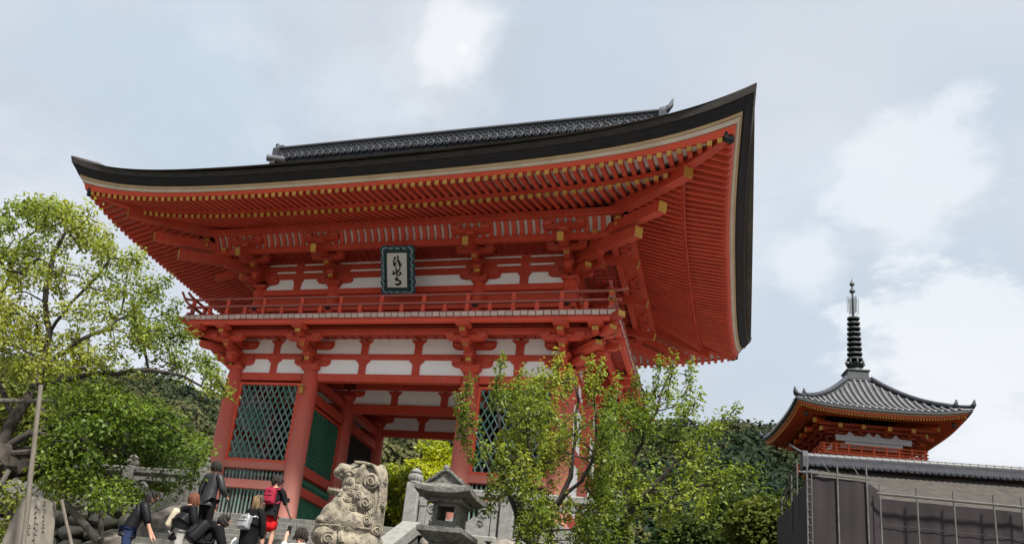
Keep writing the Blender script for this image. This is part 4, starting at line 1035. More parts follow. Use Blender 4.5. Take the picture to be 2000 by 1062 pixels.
leaves_object('crown', c3_, rng0.uniform(0.08, 0.16, len(c3_)), 28, 0.070, ML_MIX, t3, rng0, 0.45 + 0.5 * lump(c3_ * 1.2, 3.0), shape=(0.75, 0.75, 1.8))

# --- trees further back: crowns built of leaf clumps on an ellipsoid, with trunk and limbs
def round_tree(name, label, cat, c, r, n, per, size, m, seed, group=None, crad=0.5, base=None, ty=0.5, amp=0.22):
    rng = np.random.default_rng(seed); c = np.array(c)
    t = thing(name, label, cat, (c[0], c[1], base if base is not None else c[2] - r[2] * 1.5), group)
    d = rng.normal(size=(n, 3)); d /= np.linalg.norm(d, axis=1)[:, None]
    f = 0.55 + 0.45 * rng.random((n, 1)) ** 0.5; f *= (1 + amp * lump(d * 3.0, seed))[:, None]
    C_ = c + d * f * np.array(r)
    z0 = t.location.z
    grow_tree(t, [[(c[0], c[1], z0), (c[0] + 0.1, c[1], c[2] - r[2] * 0.5), (c[0], c[1] + 0.1, c[2] + r[2] * 0.3)]], C_[:: max(1, n // 60)], seed, 0.02 * r[0], expo=2.2)
    leaves_object('crown', C_, rng.uniform(0.7, 1.2, n) * crad, per, size, m, t, rng, ty + 0.45 * lump(C_ * (2.0 / r[0]), seed * 1.3))
    return t
round_tree('camphor_tree', 'bright yellow-green dense tree seen through the gate passage', 'tree', px(822, 972, 40), (1.65, 1.8, 2.3), 150, 80, 0.18, ML_BRIGHT, 21, 'bright trees behind the gate', 0.36, -0.9, 0.55, 0.5)
round_tree('camphor_tree', 'smaller bright tree crown right of the passage behind the right column', 'tree', px(872, 912, 42), (0.95, 1.1, 1.1), 70, 80, 0.18, ML_BRIGHT, 22, 'bright trees behind the gate', 0.34, -0.9, 0.5, 0.5)
round_tree('camphor_tree', 'bright tree low behind the stone lion and fence post', 'tree', px(770, 1000, 36), (0.95, 1.2, 1.7), 80, 80, 0.17, ML_BRIGHT, 23, 'bright trees behind the gate', 0.36, -0.9, 0.42, 0.45)
k = 0
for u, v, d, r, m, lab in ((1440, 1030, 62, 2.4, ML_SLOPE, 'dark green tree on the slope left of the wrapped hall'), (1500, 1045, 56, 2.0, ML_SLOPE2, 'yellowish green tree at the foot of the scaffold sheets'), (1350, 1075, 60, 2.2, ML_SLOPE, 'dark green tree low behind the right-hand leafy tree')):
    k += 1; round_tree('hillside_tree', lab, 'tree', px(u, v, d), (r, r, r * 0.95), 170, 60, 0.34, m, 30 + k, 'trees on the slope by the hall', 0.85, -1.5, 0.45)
for u, v, d, r, lab in ((180, 900, 34, 2.6, 'green tree behind the old tree left of the gate'), (60, 870, 36, 2.8, 'green tree behind the trunk of the old tree')):
    k += 1; round_tree('garden_tree', lab, 'tree', px(u, v, d), (r, r, r), 170, 60, 0.24, ML_SLOPE2, 40 + k, 'garden trees left of the gate', 0.65, -0.9, 0.4)

# ------------------------------------------------------------------ forested hills
sky_pts = [(-600, 700), (-250, 700), (0, 716), (44, 722), (136, 730), (204, 746), (300, 760), (341, 765), (426, 785), (560, 805), (760, 832), (900, 840), (1100, 838), (1290, 843), (1400, 852), (1450, 857), (1530, 872), (1600, 890), (1680, 930), (1800, 965), (2000, 1000), (2300, 1030), (2700, 1060)]
DH = 165.0
HT = []
for u, v in sky_pts:
    r = ray(u, v); HT.append((atan2(r.x, r.y), r.z / math.hypot(r.x, r.y) * DH + CAM[2]))
HT.sort()
def hill_z(x, y):
    dx, dy = x - CAM[0], y - CAM[1]; a = atan2(dx, dy); rr = math.hypot(dx, dy)
    zt = float(np.interp(a, [h[0] for h in HT], [h[1] for h in HT])) - 3.0
    f = (rr - 62) / (DH - 62); f = max(0.0, f)
    return -2 + (zt + 2) * (f ** 0.85 if f < 1 else 1 - 0.25 * (f - 1)) + 1.5 * sin(x * .07) * cos(y * .05) * min(1, f * 2)
V = []; F = []; na, nr = 70, 26
a0, a1 = HT[0][0] - 0.05, HT[-1][0] + 0.05
for i in range(na + 1):
    for j in range(nr + 1):
        a = a0 + (a1 - a0) * i / na; r_ = 60 + (DH * 1.5 - 60) * j / nr; x = CAM[0] + r_ * sin(a); y = CAM[1] + r_ * cos(a); V.append((x, y, hill_z(x, y)))
for i in range(na):
    for j in range(nr): q = i * (nr + 1) + j; F.append((q, q + nr + 1, q + nr + 2, q + 1))
tag(MB().add(V, F).build('hill', M_HILL, smooth=True), kind='structure')
ML_FOR = leaf_mat('forest_canopy', (0.013, 0.024, 0.016), (0.026, 0.038, 0.018), (0.080, 0.080, 0.034), 0.15, 0.03)
rf = np.random.default_rng(5); CC = []; RR = []; TT = []; pts_ = []
def far_crowns(n, tries=30000):
    out = []; grid = {}
    for _ in range(tries):
        if len(out) >= n: break
        a = rf.uniform(a0 + 0.15, a1 - 0.10); r_ = 74 + (DH + 5 - 74) * rf.random() ** 0.75
        x = CAM[0] + r_ * sin(a); y = CAM[1] + r_ * cos(a); g = (int(x // 3.4), int(y // 3.4))
        if any((x - q[0]) ** 2 + (y - q[1]) ** 2 < 10.5 for i in (-1, 0, 1) for j in (-1, 0, 1) for q in grid.get((g[0] + i, g[1] + j), [])): continue
        grid.setdefault(g, []).append((x, y)); out.append((x, y))
    return out
NV = []; k_l = 430
allV = []; allT = []
for (x, y) in far_crowns(1150):
    R0 = rf.uniform(2.3, 4.2); tt = float(np.clip(rf.normal(0.36 + (0.3 if x < -8 else 0), 0.26), 0, 1)); zc = hill_z(x, y) + R0 * rf.uniform(0.35, 0.95)
    d = rf.normal(size=(k_l, 3)); d[:, 2] = np.abs(d[:, 2]) - 0.3 * rf.random(k_l); d /= np.linalg.norm(d, axis=1)[:, None]
    bumpy = 1 + 0.16 * lump(d * 5.0, x + y)          # lobed outline
    P = np.array([x, y, zc]) + d * (R0 * bumpy * rf.uniform(0.9, 1.03, k_l))[:, None] * np.array([1, 1, 0.8])
    nn = d + rf.normal(size=(k_l, 3)) * 0.38; nn /= np.linalg.norm(nn, axis=1)[:, None]
    ax = np.cross(nn, rf.normal(size=(k_l, 3))); ax /= np.linalg.norm(ax, axis=1)[:, None]; sd = np.cross(nn, ax); s_ = rf.uniform(0.20, 0.44, (k_l, 1))
    allV.append(np.stack([P - ax * s_, P + sd * s_ * 0.7, P + ax * s_, P - sd * s_ * 0.7], 1).reshape(-1, 3)); allT.append(np.clip(tt + 0.10 * lump(d * 4, x) + rf.normal(size=k_l) * 0.07, 0, 1))
Vf = np.concatenate(allV); me = quadmesh('forest', Vf, np.arange(len(Vf)).reshape(-1, 4), ML_FOR)
at_ = me.attributes.new('tint', 'FLOAT', 'FACE'); at_.data.foreach_set('value', np.concatenate(allT).astype(np.float32))
tag(obj('forest', me), kind='stuff')
# ================================================================== PAGODA (top storey shows above the hall)
M_ORANGE = mat('fresh_orange_vermilion', (0.52, 0.085, 0.022), 0.55, (0.44, 0.07, 0.02), 1.0, rnd=0.05)
M_ORDARK = mat('orange_vermilion_brackets', (0.34, 0.05, 0.02), 0.6, (0.26, 0.045, 0.02), 2.0, rnd=0.1)
M_SPIRE = mat('dark_bronze', (0.045, 0.05, 0.052), 0.5, (0.07, 0.08, 0.08), 3, metal=0.5)
M_TILEP = mat('pagoda_tile', (0.15, 0.154, 0.158), 0.42, (0.085, 0.087, 0.092), 2.0, spec=0.6, bump=0.1, rnd=0.08)
M_TILEG = mat('pagoda_tile_gutter', (0.04, 0.042, 0.047), 0.7, (0.03, 0.03, 0.034), 2)
pa = thing('pagoda', 'distant orange pagoda with grey tiled roof and tall ringed bronze spire', 'pagoda', (16.235, 43.82, -0.9))
ANG = atan2(39.62 - 37.68, 21.36 - 12.04) - 0.02
MP = T((16.235, 43.82, 0)) @ RZ(ANG)
HW = 4.95; ZE = 16.62; ZT = 20.05; TW = 0.72
def plift(u): return 0.46 * abs(u) ** 3.2
def proof(side_t, q):      # q 0 at eave .. 1 at top; side_t -1..1
    h = HW + (TW - HW) * q; z = ZE + (ZT - ZE) * (0.50 * q + 0.50 * q * q) + plift(side_t) * (1 - q) ** 2
    return h, z
for sd in range(4):
    Ms = MP @ RZ(sd * pi / 2)
    V = []; F = []; n, k_ = 28, 14
    for i in range(n + 1):
        for j in range(k_ + 1):
            u = -1 + 2 * i / n; h, z = proof(u, j / k_); V.append((u * h, -h, z))
    for i in range(n):
        for j in range(k_): a = i * (k_ + 1) + j; F.append((a, a + k_ + 1, a + k_ + 2, a + 1))
    MB().add(V, F).build('roof_slope', M_TILEG, pa, Ms, smooth=True, fix=False)
    nrow = 27
    for r in range(nrow):
        x = -HW + 0.18 + r * (2 * HW - 0.36) / (nrow - 1)
        path = []; 
        for j in range(13):
            q = j / 12; h = HW + (TW - HW) * q
            if abs(x) > h: break
            hh, z = proof(x / h, q); path.append((x, -hh, z + 0.055))
        if len(path) > 1:
            path = [(path[0][0], path[0][1] - 0.06, path[0][2] - 0.01)] + path
            MB().tube(path, 0.09, 8).build('tile_row', M_TILEP, pa, Ms, smooth=True, fix=False)
    # eave edge: flat tiles, pale board, red board
    def strip(name, off, z0, z1, m, t=0.12):
        V = []; F = []; n = 32
        for i in range(n + 1):
            u = -1 + 2 * i / n; h = HW + off
            for (dy, z) in ((0, z1), (0, z0), (t, z0), (t, z1)): V.append((u * (h - dy), -(h - dy), z + plift(u)))
        for i in range(n):
            for j in range(4): a = i * 4 + j; b = i * 4 + (j + 1) % 4; F.append((a, b, b + 4, a + 4))
        MB().add(V, F).build(name, m, pa, Ms)
    strip('eave_tile_edge', 0.05, ZE - 0.14, ZE + 0.02, M_TILE); strip('pale_eave_board', -0.10, ZE - 0.235, ZE - 0.14, M_CREAM); strip('eave_fascia', -0.17, ZE - 0.36, ZE - 0.235, M_ORANGE)
    # soffit and rafters
    V = []; F = []; n = 24
    for i in range(n + 1):
        u = -1 + 2 * i / n
        for h, z, l_ in ((HW - 0.2, ZE - 0.32, 1), (HW - 1.25, ZE - 0.10, 0.7), (2.0, ZE + 0.75, 0)): V.append((u * h, -h, z + l_ * plift(u)))
    for i in range(n):
        for j in range(2): a = i * 3 + j; F.append((a, a + 3, a + 4, a + 1))
    MB().add(V, F).build('soffit', M_ORDARK, pa, Ms)
    rf_ = MB(); caps = MB()
    nr = 58
    for r in range(nr):
        x = -(HW - 0.32) + r * 2 * (HW - 0.32) / (nr - 1)
        for ho, hi, zo, zi, lo in ((HW - 0.22, HW - 1.35, ZE - 0.43, ZE - 0.20, 1.0), (HW - 1.2, 2.2, ZE - 0.27, ZE + 0.58, 0.7)):
            if abs(x) > ho - 0.1: continue
            h2 = max(hi, abs(x) + 0.05); f = (ho - h2) / (ho - hi); u = x / ho
            P = (x, -ho, zo + lo * plift(u)); Q_ = (x, -h2, zo + (zi - zo) * f + lo * (1 - f) * plift(u)); rf_.bar(P, Q_, 0.085, 0.10)
            caps.box((x, -ho - 0.006, P[2]), (0.09, 0.012, 0.11))
    tag(rf_.build('rafters', M_ORANGE, pa, Ms, fix=False), kind='stuff'); tag(caps.build('gilt_caps', M_GOLD, pa, Ms, fix=False), kind='stuff')
    # hip ridge with two upturned ends
    pth = []
    for j in range(13):
        h, z = proof(1, j / 12); pth.append((h * 1.0, -h * 1.0, z + 0.16))
    MB().tube(pth[2:], 0.17, 8).build('hip_ridge', M_TILE, pa, Ms, smooth=True)
    MB().tube(pth[:3], 0.12, 8).build('hip_ridge', M_TILE, pa, Ms, smooth=True)
    for q in (0, 2):
        p = pth[q]; MB().tube([(p[0] - 0.02, p[1] + 0.02, p[2] - 0.05), (p[0] + 0.10, p[1] - 0.10, p[2] + 0.12), (p[0] + 0.13, p[1] - 0.13, p[2] + 0.42)], [0.17, 0.13, 0.04], 8).build('hip_finial', M_TILE, pa, Ms, smooth=True)
    p = proof(1, 0); cz = p[1]
    o = MB().tube([(HW - 0.75, -HW + 0.75, cz - 0.55), (HW - 0.75, -HW + 0.75, cz - 0.75)], 0.012, 5).build('bell_chain', M_SPIRE, pa, Ms)
    MB().lathe([(0.02, 0), (0.10, -0.03), (0.12, -0.14), (0.16, -0.26), (0.14, -0.26)], 12, (HW - 0.75, -HW + 0.75, cz - 0.72)).build('wind_bell', M_SPIRE, pa, Ms, smooth=True)
    # body, brackets, balcony
    for j, (h, z0, z1) in enumerate(((2.25, 15.3, 15.55), (2.6, 15.5, 15.72), (2.95, 15.68, 15.9), (3.3, 15.88, 16.05))):
        MB().box((0, -h, (z0 + z1) / 2), (2 * h, 0.16, z1 - z0)).build('bracket_beam', M_ORDARK, pa, Ms)
    for x in (-2.1, -0.75, 0.75, 2.1):
        for j in range(3):
            MB().box((x, -2.35 - 0.35 * j, 15.36 + 0.2 * j), (0.95 - 0.1 * j, 0.18, 0.12)).build('bracket_arm', M_ORDARK, pa, Ms)
            MB().box((x, -2.2 - 0.4 * j, 15.44 + 0.2 * j), (0.2, 0.8, 0.14)).build('bracket_arm', M_ORDARK, pa, Ms)
        b_ = MB().bar((x, -2.2, 16.1), (x, -3.75, 15.78), 0.2, 0.26).build('tail_rafter', M_ORANGE, pa, Ms)
        MB().box((x, -3.76, 15.78), (0.22, 0.03, 0.27)).build('gilt_cap', M_GOLD, b_, Ms)
    for j, (s_, z) in enumerate(((3.55, 16.06), (3.05, 15.7))):
        b_ = MB().bar((1.9, -1.9, z + 0.3), (s_, -s_, z), 0.22, 0.28).build('corner_tail_rafter', M_ORANGE, pa, Ms)
        MB().bar((s_, -s_, z), (s_ + 0.03, -s_ - 0.03, z), 0.23, 0.29).build('gilt_cap', M_GOLD, b_, Ms)
    MB().box((0, -2.0, 14.75), (4.0, 0.1, 1.5)).build('wall', M_ORANGE, pa, Ms)
    MB().box((0, -2.06, 14.95), (3.3, 0.06, 0.30)).build('white_panel', M_WHITE, pa, Ms)
    # pale sheeting hung on the front of the brackets, with lobed top
    if sd == 0:
        M_SHEET = mat('grey_white_sheet', (0.42, 0.42, 0.42), 0.8, (0.32, 0.32, 0.33), 6)
        pts = [(-2.2, 14.98), (2.2, 14.98), (2.2, 15.34)]
        for k in range(41):
            x = 2.2 - 4.4 * k / 40; pts.append((x, 15.36 + sum(0.30 * math.exp(-((x - c) / 0.13) ** 2) for c in (-1.35, -0.25, 0.25, 1.3))))
        MB().prism(pts, -3.02, -2.98).build('front_board', M_SHEET, pa, Ms)
        MB().box((0, -3.0, 14.84), (3.3, 0.05, 0.2)).build('front_board', M_SHEET, pa, Ms)
    zb = 14.10
    MB().box((0, -2.85, zb), (5.9, 0.55, 0.14)).build('balcony_floor', M_ORANGE, pa, Ms)
    for z in (zb + 0.18, zb + 0.40, zb + 0.62): MB().box((0, -3.0, z), (6.2, 0.09, 0.07)).build('balcony_rail', M_ORANGE, pa, Ms)
    for k in range(9): MB().box((-2.9 + k * 0.725, -3.0, zb + 0.35), (0.11, 0.11, 0.62)).build('rail_post', M_ORANGE, pa, Ms)
    for j, (h, z) in enumerate(((2.75, zb - 0.18), (2.45, zb - 0.42), (2.2, zb - 0.7))): MB().box((0, -h, z), (2 * h, 0.2, 0.2)).build('bracket_beam', M_ORANGE, pa, Ms)
    for k in range(12): MB().box((-2.6 + k * 0.475, -2.8, zb - 0.30), (0.14, 0.16, 0.14)).build('bracket_arm', M_GOLD, pa, Ms)
    MB().box((0, -2.02, 13.2), (4.0, 0.08, 1.0)).build('white_panel', M_WHITE, pa, Ms)
MB().box((0, 0, 7.5), (3.9, 3.9, 16.8)).build('core', M_ORANGE, pa, MP)
for z, h in ((12.2, 5.4), (6.8, 6.0)):
    MB().frustum((0, 0, z - 2.0), 2 * h, 4.2, 2.4).build('lower_roof', M_TILE, pa, MP)
# dew basin and spire
ZS = ZT
MB().box((0, 0, ZS + 0.06), (1.75, 1.75, 0.30), ch=0.04).build('ridge_collar', M_TILE, pa, MP)
db = MB().frustum((0, 0, ZS + 0.20), 1.28, 1.30, 0.55).box((0, 0, ZS + 0.78), (1.45, 1.45, 0.08)).box((0, 0, ZS + 0.22), (1.5, 1.5, 0.08)).build('dew_basin', M_SPIRE, pa, MP)
shade(MB().lathe([(0.50, ZS + 0.80), (0.47, ZS + 0.95), (0.36, ZS + 1.08), (0.2, ZS + 1.12)], 20).build('upturned_bowl', M_SPIRE, pa, MP).data)
fl = MB().lathe([(0.25, ZS + 1.08), (0.40, ZS + 1.25), (0.52, ZS + 1.42), (0.45, ZS + 1.36), (0.2, ZS + 1.3)], 16).build('flower_crown', M_SPIRE, pa, MP)
for k in range(8):
    a = k * pi / 4; MB().tube([(0.38 * cos(a), 0.38 * sin(a), ZS + 1.2), (0.58 * cos(a), 0.58 * sin(a), ZS + 1.45), (0.52 * cos(a), 0.52 * sin(a), ZS + 1.72)], [0.09, 0.08, 0.02], 6).build('petal', M_SPIRE, fl, MP, smooth=True)
shade(MB().tube([(0, 0, ZS + 1.0), (0, 0, ZS + 7.35)], [0.12, 0.06], 10).build('mast', M_SPIRE, pa, MP).data)
for k in range(9):
    z = ZS + 1.78 + k * 0.385; r = 0.47 - 0.012 * k
    o = shade(MB().lathe([(r - 0.06, z - 0.10), (r + 0.02, z - 0.06), (r + 0.02, z + 0.06), (r - 0.06, z + 0.10), (r - 0.12, z + 0.07), (r - 0.12, z - 0.07), (r - 0.06, z - 0.10)], 22).build('spire_ring', M_SPIRE, pa, MP).data)
    ob_ = pa.children[-1] if False else None
    for q in range(4):
        a = q * pi / 2 + 0.3; MB().bar((0, 0, z), ((r - 0.1) * cos(a), (r - 0.1) * sin(a), z), 0.05, 0.12).build('ring_spoke', M_SPIRE, pa, MP)
fm = MB()
for q in range(4):
    a = q * pi / 2 + 0.3
    for i in range(7):
        fm.tube([(0.05 * cos(a), 0.05 * sin(a), ZS + 5.30 + i * 0.18), (0.42 * cos(a), 0.42 * sin(a), ZS + 5.36 + i * 0.18)], 0.012, 4)
    for rr_ in (0.18, 0.30, 0.42): fm.tube([(rr_ * cos(a), rr_ * sin(a), ZS + 5.28), (rr_ * cos(a), rr_ * sin(a), ZS + 6.5)], 0.014, 4)
fm.build('water_flame', M_SPIRE, pa, MP)
shade(MB().lathe([(0.06, ZS + 6.85), (0.17, ZS + 6.92), (0.19, ZS + 7.0), (0.15, ZS + 7.12), (0.06, ZS + 7.18)], 14).build('dragon_ball', M_SPIRE, pa, MP).data)
shade(MB().lathe([(0.05, ZS + 7.4), (0.15, ZS + 7.48), (0.165, ZS + 7.56), (0.11, ZS + 7.68), (0.03, ZS + 7.82), (0.006, ZS + 8.1)], 14).build('sacred_jewel', M_SPIRE, pa, MP).data)
MB().tube([(0, 0, ZS + 7.2), (0, 0, ZS + 7.5)], 0.05, 8).build('mast_top', M_SPIRE, pa, MP)

# ================================================================== BARK-ROOFED HALL behind scaffold sheets
M_THATCH = mat('weathered_bark_roof', (0.064, 0.058, 0.053), 0.95, (0.04, 0.037, 0.034), 3.0, bump=0.7, bscale=26, stretch=(1, 3, 3), dirt=((0.09, 0.082, 0.074), 2.5, 0.5, 0.75, 0.6))
ha = thing('bark_roofed_hall', 'long hall with grey bark roof and dark tiled ridge behind scaffold sheets', 'hall', (20.5, 22.4, -0.9))
def hy(x): return 21.67 + (x - 11.84) * 0.0905
HA = math.atan(0.0905)
MH = T((11.84, 21.67, 0)) @ RZ(HA)        # local: x along ridge, -y towards the camera
LEN = 19.0; ZR = 8.03; DZ = -0.27
pr_f = [(-0.05, ZR), (-0.95, ZR - 0.95), (-2.0, ZR - 1.9), (-3.1, ZR - 2.75), (-4.3, ZR - 3.5), (-4.45, ZR - 3.7), (-4.1, ZR - 3.8)]
V = []; F = []
for i, x in enumerate([0.05 + LEN * k / 40 for k in range(41)]):
    sag = 0.18 * max(0, 1 - x / 3.0) ** 2
    for y, z in pr_f: V.append((x - 0.25 * max(0, 1 - x) * 0, y, z + sag))
n = len(pr_f)
for i in range(40):
    for j in range(n - 1): a = i * n + j; F.append((a, a + n, a + n + 1, a + 1))
MB().add(V, F).build('front_slope', M_THATCH, ha, MH, smooth=True)
MB().add([(x, -y, z - 0.01) for x, y, z in V], F).build('rear_slope', M_THATCH, ha, MH, smooth=True)
MB().prism([(y, z) for y, z in pr_f[:6]] + [(-y, z) for y, z in pr_f[:6][::-1]] , 0.1, 0.35, 'x').build('gable_end', M_THATCH, ha, MH)
MB().prism([(-3.8, ZR - 2.75), (0, ZR - 0.25), (3.8, ZR - 2.75)], 0.0, 0.12, 'x').build('gable_board', M_ORANGE, ha, MH)
MB().box((LEN / 2, 0, 2.0), (LEN - 1, 8.4, 6.2)).build('wall', M_ORDARK, ha, MH)
MR = MH @ T((0, 0, DZ))
# tiled ridge: base courses, round end tiles, rounded cap, end tile
for z, h, wd in ((8.30, 0.10, 0.90), (8.42, 0.10, 0.78), (8.56, 0.14, 0.62), (8.70, 0.10, 0.56)):
    MB().box((LEN / 2, 0, z), (LEN, wd, h)).build('ridge_course', M_TILE, ha, MR)
M_RCAP = mat('pale_ridge_cap_tile', (0.075, 0.078, 0.083), 0.5, (0.05, 0.052, 0.057), 2, spec=0.4)
rct = shade(MB().tube([(0, 0, 0), (0.02, 0, 0), (0.30, 0, 0), (0.305, 0, 0)], [0.165, 0.185, 0.168, 0.15], 12).mesh('ridge_cap_tile', M_RCAP))
for k in range(int(LEN / 0.3)): obj('ridge_cap_tile', rct, ha, MR @ T((k * 0.3, 0, 8.79)))
dsc = shade(MB().lathe([(0.085, 0), (0.085, 0.05), (0.06, 0.06), (0.055, 0.04), (0.02, 0.05)], 12).mesh('round_end_tile', M_TILE))
for k in range(84): obj('round_end_tile', dsc, ha, MR @ T((0.12 + k * 0.226, -0.46, 8.33)) @ RX(pi / 2))
MB().prism([(-0.5, 8.2), (0.5, 8.2), (0.45, 8.7), (0.25, 9.0), (-0.25, 9.0), (-0.45, 8.7)], -0.2, 0.02, 'x').build('ridge_end_tile', M_TILE, ha, MR)
MB().tube([(0.0, 0, 8.9), (-0.3, 0, 9.02), (-0.55, 0, 9.2), (-0.72, 0, 9.36)], [0.10, 0.08, 0.05, 0.015], 8).build('horn', M_TILE, ha, MR, smooth=True)
for x in (11.3, 13.6): MB().tube([(x - 0.2, 0.3, 8.85), (x, 0.3, 9.0), (x + 0.12, 0.3, 9.25)], [0.09, 0.08, 0.02], 6).build('horn', M_TILE, ha, MR, smooth=True)
for k in range(7):    # rolls of the left verge
    y = 0.5 + k * 0.42; MB().tube([(-0.25, -y, 8.2 - 0.33 * (y - 0.5) - 0.75 * 0.4), (0.3, -y, 8.25 - 0.33 * (y - 0.5) - 0.3)], 0.10, 8).build('verge_tile', M_TILE, ha, MR) if k < 2 else None
# scaffold with dark mesh sheets
M_SHEETD = mat('dark_mesh_sheet', (0.027, 0.021, 0.024), 0.85, (0.019, 0.015, 0.0175), 0.8, bump=0.15, bscale=90)
M_PIPE = mat('scaffold_pipe', (0.10, 0.097, 0.094), 0.6, (0.06, 0.058, 0.057), 3)
sc_ = thing('scaffold', 'steel pipe scaffold hung with dark mesh sheets around the hall', 'scaffold', tuple(px(1700, 1090, 38)))
PY = 16.2     # front plane of the scaffold
def fp(u, v): return onp(u, v, 1, PY)
sheet_cache = 0
def sheet(a, b, zb, seed, name='mesh_sheet', parent=sc_):
    """hanging sheet between top points a and b, down to zb, billowing a little"""
    rng = random.Random(seed); a = Vector(a); b = Vector(b); V = []; F = []; n, m_ = 14, 10
    d = (b - a); nrm = Vector((d.y, -d.x, 0)).normalized(); ph = rng.uniform(0, 6)
    for i in range(n + 1):
        for j in range(m_ + 1):
            p = a.lerp(b, i / n); f = j / m_; p.z = p.z + (zb - p.z) * f
            w_ = sin(pi * i / n) * (0.03 * sin(f * 5 + ph) + 0.015 * sin(i * 0.7 + f * 3 + ph))
            V.append(tuple(p + nrm * w_))
    for i in range(n):
        for j in range(m_): q = i * (m_ + 1) + j; F.append((q, q + 1, q + m_ + 2, q + m_ + 1))
    MB().add(V, F).build(name, M_SHEETD, parent, smooth=True, fix=False)
def pipe(a, b, r=0.035, name='pipe'): shade(MB().tube([a, b], r, 7).build(name, M_PIPE, sc_).data)
top1 = [fp(u, v) for u, v in ((1576, 922), (1635, 929), (1692, 936))]
top2 = [fp(u, v) for u, v in ((1718, 964), (1790, 971), (1862, 978), (1940, 985), (1995, 991), (2080, 999))]
backL = onp(1520, 925, 1, PY + 9.0); backL2 = onp(1505, 915, 1, PY + 12.0)
for i in range(2): sheet(top1[i] - Vector((0, 0, 0.1)), top1[i + 1] - Vector((0, 0, 0.1)), -0.8, i)
for i in range(5): sheet(top2[i] - Vector((0, -0.3, 0.1)), top2[i + 1] - Vector((0, -0.3, 0.1)), -0.8, 10 + i)
sheet(top1[0] - Vector((0, 0, 0.25)), Vector((top1[0].x - 0.35, PY + 4.5, top1[0].z - 0.15)), -0.8, 30)
sheet(Vector((top1[0].x - 0.35, PY + 4.5, top1[0].z - 0.35)), Vector((top1[0].x - 0.8, PY + 9.5, top1[0].z + 0.1)), -0.8, 31)
sheet(top1[2] - Vector((0, 0, 0.1)), Vector((top2[0].x, PY + 0.3, top1[2].z - 0.3)), -0.8, 33)
for p in top1 + top2: pipe((p.x, p.y - 0.06, -0.9), (p.x, p.y - 0.06, p.z + (0.55 if p in top1 else 0.35)))
pipe(top1[0] + Vector((-0.3, -0.06, 0)), top1[2] + Vector((0.1, -0.06, 0))); pipe(top2[0] + Vector((-0.1, -0.06, 0)), top2[5] + Vector((0, -0.06, 0)), 0.05)
pipe(top1[2] + Vector((0, -0.06, 0.6)), Vector((top1[2].x, PY - 0.06, top2[0].z - 0.3)), 0.03)
for i in range(2): pipe(top1[i] + Vector((0.5, -0.06, 0.5)), top1[i + 1] + Vector((-0.2, -0.06, 0.02)), 0.018)
lad = top1[0]
for k in range(22): pipe((lad.x - 0.02, PY - 0.12, lad.z - k * 0.3), (lad.x + 0.15, PY - 0.12, lad.z - k * 0.3), 0.014, 'rung')
pipe((lad.x - 0.02, PY - 0.12, -0.8), (lad.x - 0.02, PY - 0.12, lad.z), 0.022); pipe((lad.x + 0.15, PY - 0.12, -0.8), (lad.x + 0.15, PY - 0.12, lad.z), 0.022)
M_SEAM = mat('sheet_seam', (0.055, 0.05, 0.055), 0.8)
for i in range(5):     # sheet seams and lashings
    a, b = top2[i], top2[i + 1]
    for dz in (1.1, 2.2): MB().tube([(a.x, PY + 0.24, a.z - dz), (b.x, PY + 0.24, b.z - dz)], 0.012, 5).build('seam', M_SEAM, sc_)
# open guard frame at the left end
for k in range(4):
    x = top1[0].x - 0.25 - k * 0.12; y = PY + 2 + k * 2.2; pipe((x, y, top1[0].z - 1.5), (x, y, top1[0].z + 1.0), 0.03)
for dz in (0.25, 0.6, 0.98): pipe((top1[0].x - 0.25, PY + 2, top1[0].z + dz), (top1[0].x - 0.61, PY + 8.6, top1[0].z + dz), 0.025)
pipe(Vector((top2[4].x - 0.9, PY - 0.1, top2[4].z - 2.3)), Vector((top2[5].x, PY - 0.1, top2[4].z - 1.3)), 0.03)
# ================================================================== NAME PLAQUE
def strokes(mb, lst, f, thick=0.006):
    """brush strokes: each a list of (a, b, width) points; f maps (a, b) to a 3-D frame (origin, ux, uz, n)"""
    O, ux, uz, nn = f
    for s in lst:
        pts = [(Vector((a, b)), w_) for a, b, w_ in s]
        # refine
        P = []
        for (p, w0), (q, w1) in zip(pts[:-1], pts[1:]):
            for k in range(4): P.append((p.lerp(q, k / 4), w0 + (w1 - w0) * k / 4))
        P.append(pts[-1]); L_ = []; R_ = []
        for i, (p, w_) in enumerate(P):
            d = P[min(i + 1, len(P) - 1)][0] - P[max(i - 1, 0)][0]; d = d.normalized() if d.length > 1e-9 else Vector((1, 0)); n2 = Vector((-d.y, d.x)) * w_ / 2
            L_.append(p + n2); R_.append(p - n2)
        def W3(p, h): return tuple(O + ux * p.x + uz * p.y + nn * h)
        n = len(P); V = [W3(p, thick) for p in L_] + [W3(p, thick) for p in R_] + [W3(p, -thick) for p in L_] + [W3(p, -thick) for p in R_]
        F = []
        for i in range(n - 1):
            F += [(i, n + i, n + i + 1, i + 1), (2 * n + i, 2 * n + i + 1, 3 * n + i + 1, 3 * n + i), (i, i + 1, 2 * n + i + 1, 2 * n + i), (n + i, 3 * n + i, 3 * n + i + 1, n + i + 1)]
        F += [(0, 2 * n, 3 * n, n), (n - 1, 2 * n - 1, 4 * n - 1, 3 * n - 1)]
        mb.add(V, F)
M_PBLUE = mat('blue_green_lacquer', (0.012, 0.05, 0.085), 0.45, (0.02, 0.09, 0.10), 6, rnd=0.0)
M_PDARK = mat('dark_green_lacquer', (0.010, 0.03, 0.035), 0.4)
M_PWHITE = mat('white_gesso_line', (0.55, 0.60, 0.62), 0.7)
M_PBOARD = mat('plaque_board', (0.60, 0.60, 0.58), 0.8, (0.54, 0.54, 0.53), 3)
M_INK = mat('black_ink', (0.012, 0.012, 0.013), 0.6)
